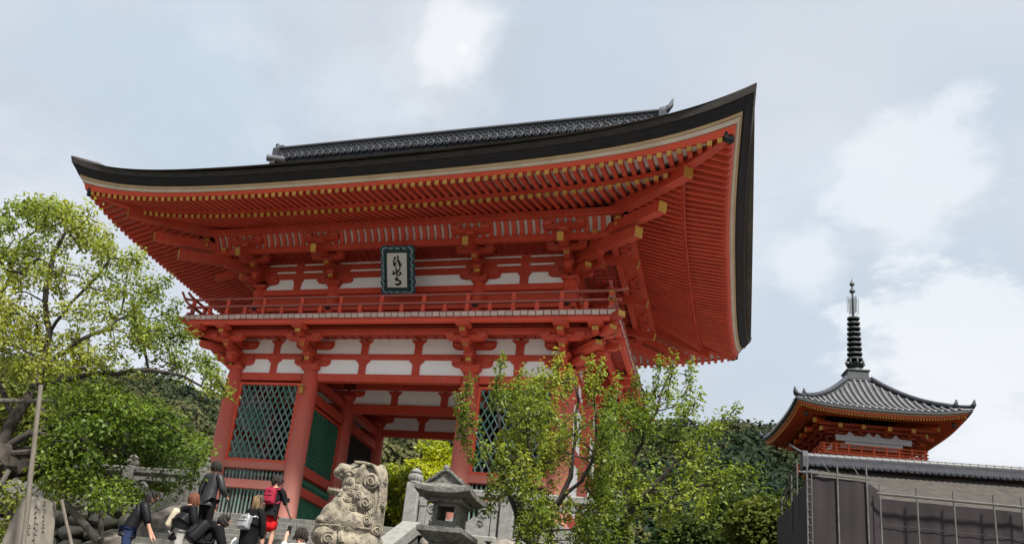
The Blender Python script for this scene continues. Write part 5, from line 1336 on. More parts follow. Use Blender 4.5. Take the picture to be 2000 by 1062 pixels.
pq = thing('name_plaque', 'tall hanging name plaque with blue-green scalloped frame and black brush characters', 'plaque', (0.08, -0.45, 6.60))
Ptop = Vector((0.19, -1.14, 7.80)); Pbot = Vector((0.11, -0.47, 6.60))
pu = (Ptop - Pbot).normalized(); pxv = Vector((1, 0, 0)); pn = pxv.cross(pu).normalized(); PH = (Ptop - Pbot).length; PC = (Ptop + Pbot) / 2
MPq = Matrix(((1, pn.x * -1, pu.x, PC.x), (0, -pn.y, pu.y, PC.y), (0, -pn.z, pu.z, PC.z), (0, 0, 0, 1)))
MPq[0][1], MPq[1][1], MPq[2][1] = -pn.x, -pn.y, -pn.z      # local -y faces outwards
w2, h2 = 0.50, PH / 2
def scal(n, a, b, out):   # scalloped edge
    return
outl = []
def edge_pts(p, q, n, amp):
    p = Vector(p); q = Vector(q); d = (q - p); nn = Vector((d.y, -d.x)).normalized(); r = []
    for k in range(n * 6):
        f = k / (n * 6); r.append(tuple(p + d * f + nn * amp * (abs(sin(pi * f * n)) - 0.35)))
    return r
outl = edge_pts((-w2, h2), (w2, h2), 5, -0.05)[::1] 
outl = edge_pts((-w2, -h2), (w2, -h2), 4, 0.05) + edge_pts((w2, -h2), (w2, h2), 6, 0.05) + edge_pts((w2, h2), (-w2, h2), 4, 0.05) + edge_pts((-w2, h2), (-w2, -h2), 6, 0.05)
MB().prism(outl, -0.02, 0.05).build('frame', M_PBLUE, pq, MPq)
wl = MB()
inn = [(x * 0.86, z * 0.905) for x, z in outl]
n = len(inn)
for i in range(n):
    a = inn[i]; b = inn[(i + 1) % n]; wl.bar((a[0], -0.03, a[1]), (b[0], -0.03, b[1]), 0.016, 0.014, up=(0, -1, 0))
wl.build('scroll_line', M_PWHITE, pq, MPq)
for (p, q, k_) in (((-0.40, 0.62), (0.40, 0.62), 4), ((-0.40, -0.62), (0.40, -0.62), 4), ((-0.415, -0.50), (-0.415, 0.50), 6), ((0.415, -0.50), (0.415, 0.50), 6)):
    for i in range(k_):
        f = (i + 0.5) / k_; c = (p[0] + (q[0] - p[0]) * f, p[1] + (q[1] - p[1]) * f)
        o = MB().lathe([(0.045, -0.01), (0.045, 0.01), (0.03, 0.02), (0.02, 0.0)], 12, (0, 0, 0), T((c[0], -0.03, c[1])) @ RX(pi / 2)).build('rosette', M_PBLUE, pq, MPq)
        MB().ball((c[0], -0.05, c[1]), 0.016, 1).build('rosette_dot', M_PWHITE, o, MPq)
MB().box((0, -0.03, 0), (0.74, 0.05, 1.12)).build('inner_moulding', M_PDARK, pq, MPq)
MB().box((0, -0.05, 0), (0.60, 0.03, 0.98)).build('board', M_PBOARD, pq, MPq)
K1 = 0.585 / 322; K2 = 0.96 / 600
def ST(l): return [((x - 433 + (y - 540) * 0.016) * K1, (540 - y) * K2, w_ * K1 * 1.15) for x, y, w_ in l]
brush = [ST(s) for s in (
    [(388, 305, 18), (408, 318, 34), (404, 335, 22)], [(404, 330, 16), (384, 375, 22), (392, 420, 30), (396, 462, 34), (424, 405, 12), (437, 345, 7)],
    [(443, 272, 14), (462, 302, 26), (456, 332, 18), (444, 362, 12)], [(446, 356, 10), (478, 368, 24), (452, 388, 16), (494, 404, 24), (456, 426, 18), (508, 440, 28), (482, 470, 30), (488, 492, 12)],
    [(437, 478, 10), (412, 510, 16), (434, 560, 28), (430, 620, 24), (441, 652, 8)], [(356, 552, 10), (386, 564, 16), (366, 612, 32), (400, 592, 18), (428, 568, 9)],
    [(492, 512, 26), (455, 540, 16), (440, 562, 9)], [(456, 556, 9), (503, 592, 26), (470, 622, 22), (443, 652, 8)],
    [(396, 700, 26), (424, 686, 40), (438, 712, 38), (412, 722, 18)], [(440, 706, 14), (482, 732, 28), (486, 770, 34), (450, 796, 30), (396, 786, 28)])]
mb = MB(); strokes(mb, brush, (Vector((0, -0.068, 0)), Vector((1, 0, 0)), Vector((0, 0, 1)), Vector((0, -1, 0))), 0.004)
tag(mb.build('brush_characters', M_INK, pq, MPq), kind='stuff')
# inscribed board on the inner right column
sg = thing('column_board', 'weathered inscribed wooden board fixed to the right inner column of the gate', 'sign', (2.44, -0.30, 2.45))
M_OLDW = mat('weathered_board', (0.24, 0.13, 0.10), 0.85, (0.17, 0.10, 0.08), 4, stretch=(4, 4, 0.5))
MB().prism([(-0.13, 0), (-0.10, -0.03), (0, -0.045), (0.10, -0.03), (0.13, 0)], 2.47, 3.36, 'z', T((2.44, -0.265, 0))).build('board', M_OLDW, sg)
mb = MB(); S_ = lambda l: [(x, z, w_) for x, z, w_ in l]
strokes(mb, [[(-.08, .35, .03), (.07, .36, .03)], [(-.06, .40, .02), (-.05, .30, .03)], [(.03, .41, .02), (.05, .31, .03)], [(-.09, .10, .03), (-.02, .17, .035)], [(-.05, .13, .03), (-.06, -.02, .035)], [(.0, .13, .03), (.08, .14, .03)], [(.0, .06, .03), (.09, .05, .03)], [(.05, .06, .03), (.045, -.04, .03)], [(-.08, -.20, .03), (-.05, -.32, .03)], [(.02, -.2, .03), (.07, -.22, .03)], [(.04, -.22, .02), (.02, -.35, .03)]],
        (Vector((2.44, -0.318, 2.92)), Vector((1, 0, 0)), Vector((0, 0, 1)), Vector((0, -1, 0))), 0.012)
tag(mb.build('ink_characters', M_INK, sg), kind='stuff')
MB().box((2.44, -0.29, 2.44), (0.32, 0.06, 0.02)).build('board_band', M_METAL, sg)

# ================================================================== MONUMENT AND PROPS (left)
M_MON = mat('monument_stone', (0.20, 0.182, 0.155), 0.9, (0.14, 0.128, 0.11), 4, bump=0.3, bscale=40, streak=((0.25, 0.22, 0.175), 4, 0.5), dirt=((0.12, 0.12, 0.10), 3, 0.56, 0.75, 0.6))
M_CARVE = mat('dark_inlay_stroke', (0.05, 0.047, 0.042), 0.95, (0.032, 0.03, 0.027), 10)  # dark inlay strokes that stand for the cut lettering
mo = thing('stone_monument', 'tapered inscribed stone monument under the old tree at lower left', 'monument', tuple(px(40, 1150, 18.4)))
A, B, Cc = px(40, 973, 18.75), px(51, 968, 18.30), px(112, 978, 18.75)
A2, B2, C2_ = px(-32, 1130, 18.70), px(38, 1130, 18.15), px(99, 1130, 18.70)
Dd = A + (Cc - B); D2_ = A2 + (C2_ - B2)
mb = MB(); ap = (A + B + Cc + Dd) / 4 + Vector((0, 0, 0.05))
mb.add([tuple(p) for p in (A, B, Cc, Dd, A2, B2, C2_, D2_, ap)], [(4, 5, 1, 0), (5, 6, 2, 1), (6, 7, 3, 2), (7, 4, 0, 3), (7, 6, 5, 4), (0, 1, 8), (1, 2, 8), (2, 3, 8), (3, 0, 8)])
me_o = mb.build('slab', M_MON, mo)
bm = bmesh.new(); bm.from_mesh(me_o.data); bmesh.ops.bevel(bm, geom=bm.edges[:], offset=0.03, segments=2, affect='EDGES'); bm.to_mesh(me_o.data); bm.free()
uxr = (Cc - B).normalized(); dn = (B2 - B).normalized(); nr_ = uxr.cross(-dn).normalized()
if nr_.dot(Vector(CAM) - B) < 0: nr_ = -nr_
rg = random.Random(8); sm = []
for col_, x0, y0, nch, cs in ((0, 0.26, -0.20, 8, 0.085), (1, 0.44, -0.05, 9, 0.062), (2, 0.12, -0.55, 4, 0.05)):
    for c in range(nch):
        yb = y0 - c * cs * 1.2
        for q in range(5):
            a = rg.uniform(-0.4, 0.4) * cs; b = rg.uniform(-0.4, 0.4) * cs
            if q % 2: sm.append([(x0 + a - 0.012 * cs / .06, yb + b, cs * .12), (x0 + a + cs * 0.35, yb + b + 0.004, cs * .17)])
            else: sm.append([(x0 + a, yb + b + cs * .25, cs * .14), (x0 + a - 0.006, yb + b - cs * 0.25, cs * .10)])
mb = MB(); strokes(mb, sm, (B, uxr, -dn, nr_), 0.006); tag(mb.build('carved_writing', M_CARVE, mo), kind='stuff')
uxl = (B - A).normalized(); dl = ((A2 + B2) / 2 - (A + B) / 2).normalized(); nl_ = uxl.cross(-dl).normalized()
if nl_.dot(Vector(CAM) - A) < 0: nl_ = -nl_
big = [[(.02, -.22, .03), (.0, -.30, .09), (-.04, -.40, .05)], [(-.02, -.48, .03), (-.06, -.58, .10), (-.13, -.64, .04)], [(-.02, -.52, .06), (-.02, -.63, .05)], [(-.02, -.70, .05), (-.03, -.78, .07), (-.16, -.84, .06)], [(-.10, -.82, .05), (-.05, -.92, .08)], [(-.14, -.94, .06), (-.06, -.98, .05), (-.02, -1.06, .08)]]
mb = MB(); strokes(mb, big, ((A + B) / 2 + (-dl) * 0.0 + uxl * 0.1, uxl, -dl, nl_), 0.006); tag(mb.build('carved_characters', M_CARVE, mo), kind='stuff')
M_POLE = mat('weathered_prop_wood', (0.165, 0.145, 0.12), 0.9, (0.10, 0.088, 0.072), 5, bump=0.4, stretch=(6, 6, 0.6))
M_POLE2 = mat('grey_prop_log', (0.095, 0.086, 0.073), 0.9, (0.055, 0.05, 0.044), 4, bump=0.4)
for i, (a, b, r, m, lab) in enumerate((((80, 752, 17.7), (40, 1110, 17.6), 0.048, M_POLE, 'tall pale wooden pole propping the old tree in front of the monument'),
        ((120, 975, 18.0), (150, 1110, 17.9), 0.036, M_POLE, 'short leaning wooden prop just right of the monument'),
        ((122, 975, 18.8), (192, 1055, 18.7), 0.075, M_POLE2, 'thick grey log lying diagonally right of the monument'),
        ((199, 985, 18.9), (195, 1110, 18.9), 0.06, M_POLE2, 'upright grey wooden post right of the diagonal log'),
        ((18, 918, 18.9), (-20, 975, 18.8), 0.06, M_POLE2, 'grey prop under the hollow limb at the far left edge'),
        ((-30, 782, 19.0), (110, 783, 18.9), 0.05, M_POLE2, 'horizontal bamboo pole tied across the old tree trunk'))):
    P, Q_ = px(*a), px(*b)
    mb = MB().tube([P.lerp(Q_, k / 8) + Vector((rg.gauss(0, .006), rg.gauss(0, .006), 0)) for k in range(9)], [r * (0.9 + 0.2 * k / 8) * rg.uniform(.95, 1.05) for k in range(9)], 9)
    tag(obj('wooden_prop', shade(mb.mesh('wooden_prop', m))), lab, 'prop', 'poles propping the old tree')

# ================================================================== STONE LANTERN
M_LANT = mat('lichen_lantern_stone', (0.19, 0.185, 0.17), 0.95, (0.085, 0.084, 0.078), 16, bump=0.9, bscale=45, dirt=((0.035, 0.035, 0.032), 3.5, 0.48, 0.66, 0.8))
la = thing('stone_lantern', 'weathered stone lantern with gabled curved roof beside the stone lion', 'lantern', (5.19, -9.2, -3.4))
cx, cy = 5.19, -9.22
def curved_roof(hx, hy_, z0, z1, tx, ty_, lift):
    V = []; F = []; n = 20; m_ = 8
    def ring(q):
        r = []
        for s in range(4):
            for i in range(n):
                u = -1 + 2 * i / n; ax = hx + (tx - hx) * q; ay = hy_ + (ty_ - hy_) * q; z = z0 + (z1 - z0) * (0.35 * q + 0.65 * q * q) + lift * abs(u) ** 3 * (1 - q) ** 2
                x, y = ((u * ax, -ay), (ax, u * ay), (-u * ax, ay), (-ax, -u * ay))[s]; r.append((cx + x, cy + y, z))
        return r
    rows = [ring(j / m_) for j in range(m_ + 1)]; bot = [(x, y, z - 0.075) for x, y, z in rows[0]]
    inner = [(cx + (x - cx) * 0.52, cy + (y - cy) * 0.52, z0 - 0.10) for x, y, z in rows[0]]
    rows = [inner, bot] + rows; N_ = 4 * n
    for r in rows: V += r
    for j in range(len(rows) - 1):
        for i in range(N_): F.append((j * N_ + i, j * N_ + (i + 1) % N_, (j + 1) * N_ + (i + 1) % N_, (j + 1) * N_ + i))
    F.append(tuple(range((len(rows) - 1) * N_, len(rows) * N_))); F.append(tuple(range(N_ - 1, -1, -1)))
    return MB().add(V, F)
rf_o = shade(curved_roof(0.43, 0.56, -0.985, -0.78, 0.20, 0.30, 0.055).build('roof', M_LANT, la).data, 35)
ro = [o for o in la.children if o.name.startswith('roof')][0]
gp = [(-0.27, -0.90), (0.27, -0.90), (0.16, -0.815), (0.06, -0.735), (0, -0.705), (-0.06, -0.735), (-0.16, -0.815)]
MB().prism(gp, cy - 0.40, cy + 0.40, 'y', T((cx, 0, 0))).build('gable', M_LANT, ro)
for s in (-1, 1):
    MB().tube([(cx, cy - 0.43, -0.69), (cx + s * 0.08, cy - 0.43, -0.735), (cx + s * 0.18, cy - 0.43, -0.815), (cx + s * 0.30, cy - 0.43, -0.905)], 0.022, 6).build('bargeboard', M_LANT, ro)
    for k in range(3): MB().tube([(cx + s * (0.10 + 0.07 * k), cy - 0.36, -0.745 - 0.05 * k), (cx + s * (0.10 + 0.07 * k), cy + 0.36, -0.745 - 0.05 * k)], 0.028, 8).build('roll_tile', M_LANT, ro)
MB().tube([(cx, cy - 0.42, -0.685), (cx, cy + 0.42, -0.685)], 0.042, 10).build('ridge', M_LANT, ro)
shade(MB().ball((cx, cy - 0.41, -0.665), (0.055, 0.05, 0.055), 2).build('finial', M_LANT, ro).data)
MB().box((cx, cy, -1.12), (0.52, 0.62, 0.06)).build('cornice', M_LANT, la)
for sx in (-1, 1):      # fire box: four corner posts, lintels, sills leave windows open
    for sy in (-1, 1): MB().box((cx + sx * 0.165, cy + sy * 0.20, -1.30), (0.07, 0.07, 0.36), ch=0.008).build('corner_post', M_LANT, la)
    MB().box((cx, cy + sx * 0.20, -1.165), (0.27, 0.055, 0.07)).build('lintel', M_LANT, la); MB().box((cx, cy + sx * 0.20, -1.455), (0.27, 0.055, 0.07)).build('sill', M_LANT, la)
    MB().box((cx + sx * 0.165, cy, -1.31), (0.04, 0.34, 0.34)).build('side_panel', M_LANT, la)
MB().box((cx, cy, -1.52), (0.46, 0.54, 0.07)).build('fire_box_base', M_LANT, la)
mb = MB().frustum((0, 0, -1.75), 0.44, 0.70, 0.13).box((0, 0, -1.585), (0.70, 0.70, 0.07)); mb.build('platform', M_LANT, la, T((cx, cy, 0)) @ Matrix.Diagonal((1, 1.3, 1, 1)))
MB().box((cx, cy, -1.79), (0.40, 0.50, 0.08)).build('neck', M_LANT, la)
mb = MB().prism([(-0.30, -2.6), (-0.27, -1.83), (0.27, -1.83), (0.30, -2.6)], cy - 0.30, cy + 0.30, 'y', T((cx, 0, 0))); mb.build('shaft', M_LANT, la)
mb = MB(); spiral(mb, (cx - 0.06, cy - 0.305, -1.95), 0.06, 1.3, 0.018); mb.build('carved_scroll', M_LANT, la)
mb = MB().tube([(cx + 0.05, cy - 0.305, -1.93), (cx + 0.10, cy - 0.31, -1.89), (cx + 0.15, cy - 0.31, -1.93), (cx + 0.2, cy - 0.305, -1.9)], 0.02, 6); mb.build('carved_cloud', M_LANT, la)
MB().frustum((0, 0, -3.4), 1.0, 0.8, 0.82).build('base', M_LANT, la, T((cx, cy, 0)))

# ================================================================== STONE LION
M_LION = mat('buff_lion_stone', (0.30, 0.262, 0.195), 0.92, (0.185, 0.165, 0.13), 5, bump=1.0, bscale=50, dirt=((0.055, 0.053, 0.047), 9, 0.47, 0.62, 0.85))
LP = px(680, 985, 12.0); fh = Vector((cF.x, cF.y, 0)).normalized()
lr = ray(680, 985); fh = Vector((lr.x, lr.y, 0)).normalized(); rh = Vector((fh.y, -fh.x, 0))
ML = Matrix(((rh.x, fh.x, 0, LP.x), (rh.y, fh.y, 0, LP.y), (0, 0, 1, LP.z), (0, 0, 0, 1)))   # local x = right in view, y = away, z up
def lc(cx_, cy_):   # crop coordinate -> local (x, z)
    u, v = 585 + cx_ * .1573, 895 + cy_ * .1573; r = ray(u, v); t = (LP - Vector(CAM)).dot(fh) / r.dot(fh); p = Vector(CAM) + r * t - LP
    return p.dot(rh), p.z
PXM = 0.1573 / 143.0
li = thing('stone_lion', 'weathered stone guardian lion with open mouth and curled mane at stair foot', 'statue', tuple(ML @ Vector((0.1, 0, -2.6))))
mb = MB()
def ell(cx_, cy_, rx, rz, ry, y=0.0, rot=0.0):
    x, z = lc(cx_, cy_); M_ = T((x, y, z)) @ RY(rot); mb.ball((0, 0, 0), (rx * PXM, ry, rz * PXM), 3, M_)
ell(820, 240, 220, 170, 0.24); ell(720, 200, 150, 110, 0.20); ell(930, 330, 165, 230, 0.27); ell(640, 320, 120, 110, 0.19)
ell(570, 150, 100, 80, 0.16, 0, -0.3); ell(500, 165, 85, 62, 0.14, 0, -0.6); ell(540, 105, 70, 45, 0.12); ell(690, 95, 55, 38, 0.08)
ell(610, 225, 55, 50, 0.185, 0); ell(520, 225, 45, 40, 0.12)
ell(430, 415, 95, 34, 0.15, 0, 0.05); ell(520, 440, 90, 55, 0.17); ell(600, 450, 110, 110, 0.2)
ell(760, 520, 240, 260, 0.29); ell(950, 560, 130, 300, 0.27); ell(560, 640, 190, 230, 0.27); ell(430, 720, 170, 200, 0.27, 0, 0.5); ell(330, 800, 140, 110, 0.26)
ell(640, 850, 330, 250, 0.33); ell(880, 820, 160, 330, 0.29); ell(330, 960, 190, 150, 0.29); ell(600, 1080, 380, 230, 0.35); ell(850, 1120, 180, 260, 0.33)
ell(450, 1300, 300, 260, 0.33); ell(800, 1400, 330, 330, 0.37)
for yy in (-0.2, 0.2): ell(230, 1450, 75, 330, 0.11, yy); ell(160, 1760, 110, 60, 0.12, yy); ell(760, 1650, 260, 160, 0.17, yy * 1.3); ell(520, 1770, 150, 55, 0.13, yy * 1.3)
# ears
for yy in (-0.21, 0.21): ell(760, 180, 38, 85, 0.05, yy, 0.35)
# mane strands, modelled as ridges
rgs = random.Random(3); STR = []
ell(985, 330, 110, 260, 0.24); ell(1000, 620, 60, 300, 0.22)
for k in range(15):
    yy = -0.27 + 0.036 * k
    pts = []
    for q, (a, b) in enumerate(((760, 95), (880, 105), (985, 150), (1055, 260), (1075, 400), (1065, 560), (1040, 700), (1030, 860))):
        x, z = lc(a, b); fy = 1 - 0.25 * (q < 2); pts.append((x - abs(yy) * abs(yy) * 1.3, yy * fy + rgs.gauss(0, .004), z))
    STR.append(pts)
me = mb.mesh('tmp_lion', M_LION)
bm = bmesh.new(); bm.from_mesh(me); bmesh.ops.recalc_face_normals(bm, faces=bm.faces); bm.to_mesh(me); bm.free()
tmp = bpy.data.objects.new('tmp_lion', me); COL.objects.link(tmp)
md = tmp.modifiers.new('r', 'REMESH'); md.mode = 'VOXEL'; md.voxel_size = 0.013
sm_ = tmp.modifiers.new('s', 'SMOOTH'); sm_.factor = 0.5; sm_.iterations = 9
dg = bpy.context.evaluated_depsgraph_get(); me2 = bpy.data.meshes.new_from_object(tmp.evaluated_get(dg)); bpy.data.objects.remove(tmp)
me2.name = 'body'; me2.polygons.foreach_set('use_smooth', [True] * len(me2.polygons)); me2.materials.clear(); me2.materials.append(M_LION)
body = obj('body', me2, li, ML)
for pts in STR: shade(MB().tube(pts, [0.018, 0.021, 0.022, 0.022, 0.021, 0.02, 0.018, 0.012], 7).build('mane_strand', M_LION, li, ML).data)
from mathutils.bvhtree import BVHTree
bv = BVHTree.FromPolygons([v.co.copy() for v in me2.vertices], [tuple(p.vertices) for p in me2.polygons])
def surf(x, z):
    h = bv.ray_cast(Vector((x, -3, z)), Vector((0, 1, 0)))
    return (h[0], h[1]) if h[0] is not None else (Vector((x, -0.2, z)), Vector((0, -1, 0)))
def curl(cx_, cy_, r, rot=0.0, flip=1, name='mane_curl'):
    x, z = lc(cx_, cy_); p, nn = surf(x, z); r = r * PXM * 1.12
    nn = (nn + Vector((0, -1.2, 0))).normalized(); q = nn.to_track_quat('Z', 'Y').to_matrix().to_4x4()
    c = MB().lathe([(r * 1.0, -r * 0.6), (r * 1.0, 0.0), (r * 0.90, r * 0.10), (r * 0.5, r * 0.26), (0.001, r * 0.34)], 20)
    path = []; n = 44
    for k in range(n):
        f = k / (n - 1); a = rot + flip * f * 2.3 * 2 * pi; rr = r * (0.95 - 0.88 * f); path.append((rr * cos(a), rr * sin(a), r * (0.10 + 0.52 * f)))
    c.tube(path, [r * 0.125 * (1 - 0.25 * k / n) for k in range(n)], 6)
    o = c.build(name, M_LION, li, ML @ T(p) @ q, smooth=True); return o
for i, (a, b, r) in enumerate(((620, 310, 46), (740, 318, 46), (590, 392, 46), (700, 402, 46), (640, 465, 46), (520, 480, 40), (722, 508, 56), (590, 545, 48), (800, 590, 82), (660, 655, 62), (1005, 600, 60), (1040, 312, 48), (825, 812, 66), (935, 925, 76), (880, 325, 92), (350, 1030, 84))):
    curl(a, b, r, i * 0.9, 1 if i % 2 else -1)
# strands falling from the big curl and between the curls, collar band, eye, teeth
def ridge(pts, r, name):
    P = []
    for a, b in pts: x, z = lc(a, b); p, nn = surf(x, z); P.append(p + nn * r * 0.2)
    R_ = []
    for u_, v_ in zip(P[:-1], P[1:]):
        for k in range(4): R_.append(u_.lerp(v_, k / 4))
    R_.append(P[-1]); return shade(MB().tube(R_, r, 6).build(name, M_LION, li, ML).data)
for k in range(6): ridge([(790 + 25 * k, 120 + 6 * k), (850 + 22 * k, 150 + 8 * k), (905 + 14 * k, 230), (925 + 11 * k, 320), (890 + 8 * k, 400)], 0.0085, 'mane_strand')
for k in range(9): ridge([(770 + 32 * k, 430 + 10 * (k % 3)), (775 + 31 * k, 520), (785 + 29 * k, 620 + 12 * (k % 2)), (800 + 26 * k, 740)], 0.0085, 'mane_strand')
for k in range(6): ridge([(850 + 26 * k, 640), (862 + 24 * k, 740), (880 + 22 * k, 860)], 0.008, 'mane_strand')
for j in range(4):
    ridge([(250 + 12 * j + t_ * 24, 775 + 22 * j + 0.13 * t_ * 24 + 16 * sin(t_ * 1.15 + j * 0.5)) for t_ in range(22)], 0.0075, 'collar_wave')
ridge([(150, 838), (300, 850), (500, 870), (700, 895), (870, 912)], 0.012, 'collar_edge')
x, z = lc(255, 790); p, nn = surf(x, z); shade(MB().ball(p, (0.05, 0.05, 0.035), 2).build('collar_bell', M_LION, li, ML).data)
ridge([(515, 880), (510, 940), (505, 1010), (515, 1080)], 0.04, 'tassel')
x, z = lc(612, 232); p, nn = surf(x, z); e_ = shade(MB().ball(p, (0.032, 0.02, 0.028), 2).build('eye', M_LION, li, ML).data)
ridge([(560, 190), (600, 178), (650, 195), (680, 225)], 0.016, 'brow')
for k in range(4):
    x, z = lc(455 + 22 * k, 225 + 14 * k); MB().box((x, -0.07, z), (0.02, 0.03, 0.028)).build('tooth', M_LION, li, ML)
    x, z = lc(370 + 34 * k, 385 + 3 * k); MB().box((x, -0.10, z), (0.022, 0.03, 0.026)).build('tooth', M_LION, li, ML)
pe = thing('lion_pedestal', 'stepped granite pedestal carrying the stone lion', 'pedestal', tuple(ML @ Vector((0.1, 0, -3.6))))
x0, z0 = lc(500, 1830)
MB().box((x0, 0, z0 - 0.10), (1.35, 0.95, 0.2), ch=0.02).build('plinth_top', M_STONE, pe, ML); MB().box((x0, 0, z0 - 0.75), (1.15, 0.8, 1.1), ch=0.02).build('shaft', M_STONE, pe, ML); MB().box((x0, 0, z0 - 1.5), (1.5, 1.1, 0.4), ch=0.02).build('plinth_base', M_STONE, pe, ML)
# ================================================================== PEOPLE ON THE STAIRS
def cloth(name, c, r=0.85, c2=None, bump=0.25): return mat(name, c, r, c2 or tuple(x * 0.75 for x in c), 6, bump=bump, bscale=24, spec=0.12)
M_SKIN = mat('skin', (0.42, 0.25, 0.18), 0.55, (0.38, 0.21, 0.15), 8)
M_HAIRB = mat('black_hair', (0.009, 0.008, 0.008), 0.8, (0.02, 0.016, 0.014), 30, stretch=(1, 1, 0.1)); M_HAIRR = mat('auburn_hair', (0.13, 0.042, 0.02), 0.7, (0.08, 0.026, 0.014), 30, stretch=(1, 1, 0.1)); M_HAIRT = mat('brown_hair_with_fair_tips', (0.04, 0.026, 0.018), 0.7, (0.28, 0.17, 0.08), 3, ramp=(0.45, 0.7)); M_HAIRD = mat('dark_brown_hair', (0.018, 0.013, 0.011), 0.8)
M_LEATH = mat('dark_grey_leather', (0.018, 0.019, 0.022), 0.42, (0.028, 0.029, 0.033), 5, bump=0.3, bscale=14, spec=0.3)
M_BLACK = cloth('black_cotton', (0.007, 0.007, 0.008)); M_BLACK2 = cloth('black_nylon', (0.009, 0.0095, 0.012), 0.5); M_NAVY = cloth('blue_jeans', (0.022, 0.034, 0.085)); M_GREYT = cloth('pale_grey_trousers', (0.36, 0.35, 0.33))
M_REDC = cloth('red_cloth', (0.50, 0.012, 0.015)); M_REDB_ = cloth('crimson_nylon', (0.28, 0.02, 0.045), 0.6); M_SILV = mat('silver_fabric', (0.42, 0.42, 0.43), 0.32, (0.30, 0.30, 0.31), 6, metal=0.6, bump=0.3, bscale=10)
M_CANV = cloth('cream_canvas', (0.56, 0.49, 0.36)); M_WSH = cloth('white_cotton', (0.62, 0.62, 0.62)); M_WPAT = mat('white_patterned_sleeve', (0.66, 0.66, 0.64), 0.8, (0.12, 0.14, 0.14), 22, ramp=(0.6, 0.64)); M_PLAS = mat('white_plastic_bag', (0.70, 0.72, 0.72), 0.35, (0.60, 0.63, 0.63), 8, bump=0.5, bscale=14); M_GPRINT = mat('green_bag_print', (0.03, 0.22, 0.08), 0.5); M_PHONE = mat('phone_black', (0.008, 0.008, 0.009), 0.3); M_STICK = mat('pink_white_stick', (0.65, 0.50, 0.50), 0.4); M_SHOE = cloth('dark_shoe', (0.02, 0.02, 0.02), 0.6)
SK = []
def skin(name, parent, pts, edges, m, M, sub=2, root=0):
    """pts: {key: (pos, radius or (rx, ry))}; a continuous skinned surface"""
    ks = list(pts); ix = {k: i for i, k in enumerate(ks)}
    me = bpy.data.meshes.new(name); me.from_pydata([tuple(pts[k][0]) for k in ks], [(ix[a], ix[b]) for a, b in edges], [])
    o = bpy.data.objects.new(name, me); COL.objects.link(o)
    s = o.modifiers.new('skin', 'SKIN'); s.use_smooth_shade = True
    sv = me.skin_vertices[0].data
    for k in ks:
        r = pts[k][1]; sv[ix[k]].radius = (r, r) if isinstance(r, (int, float)) else r; sv[ix[k]].use_root = (ix[k] == root)
    ss = o.modifiers.new('sub', 'SUBSURF'); ss.levels = sub; ss.render_levels = sub
    SK.append((o, name, parent, m, M)); return o
def v3(*a): return Vector(a)
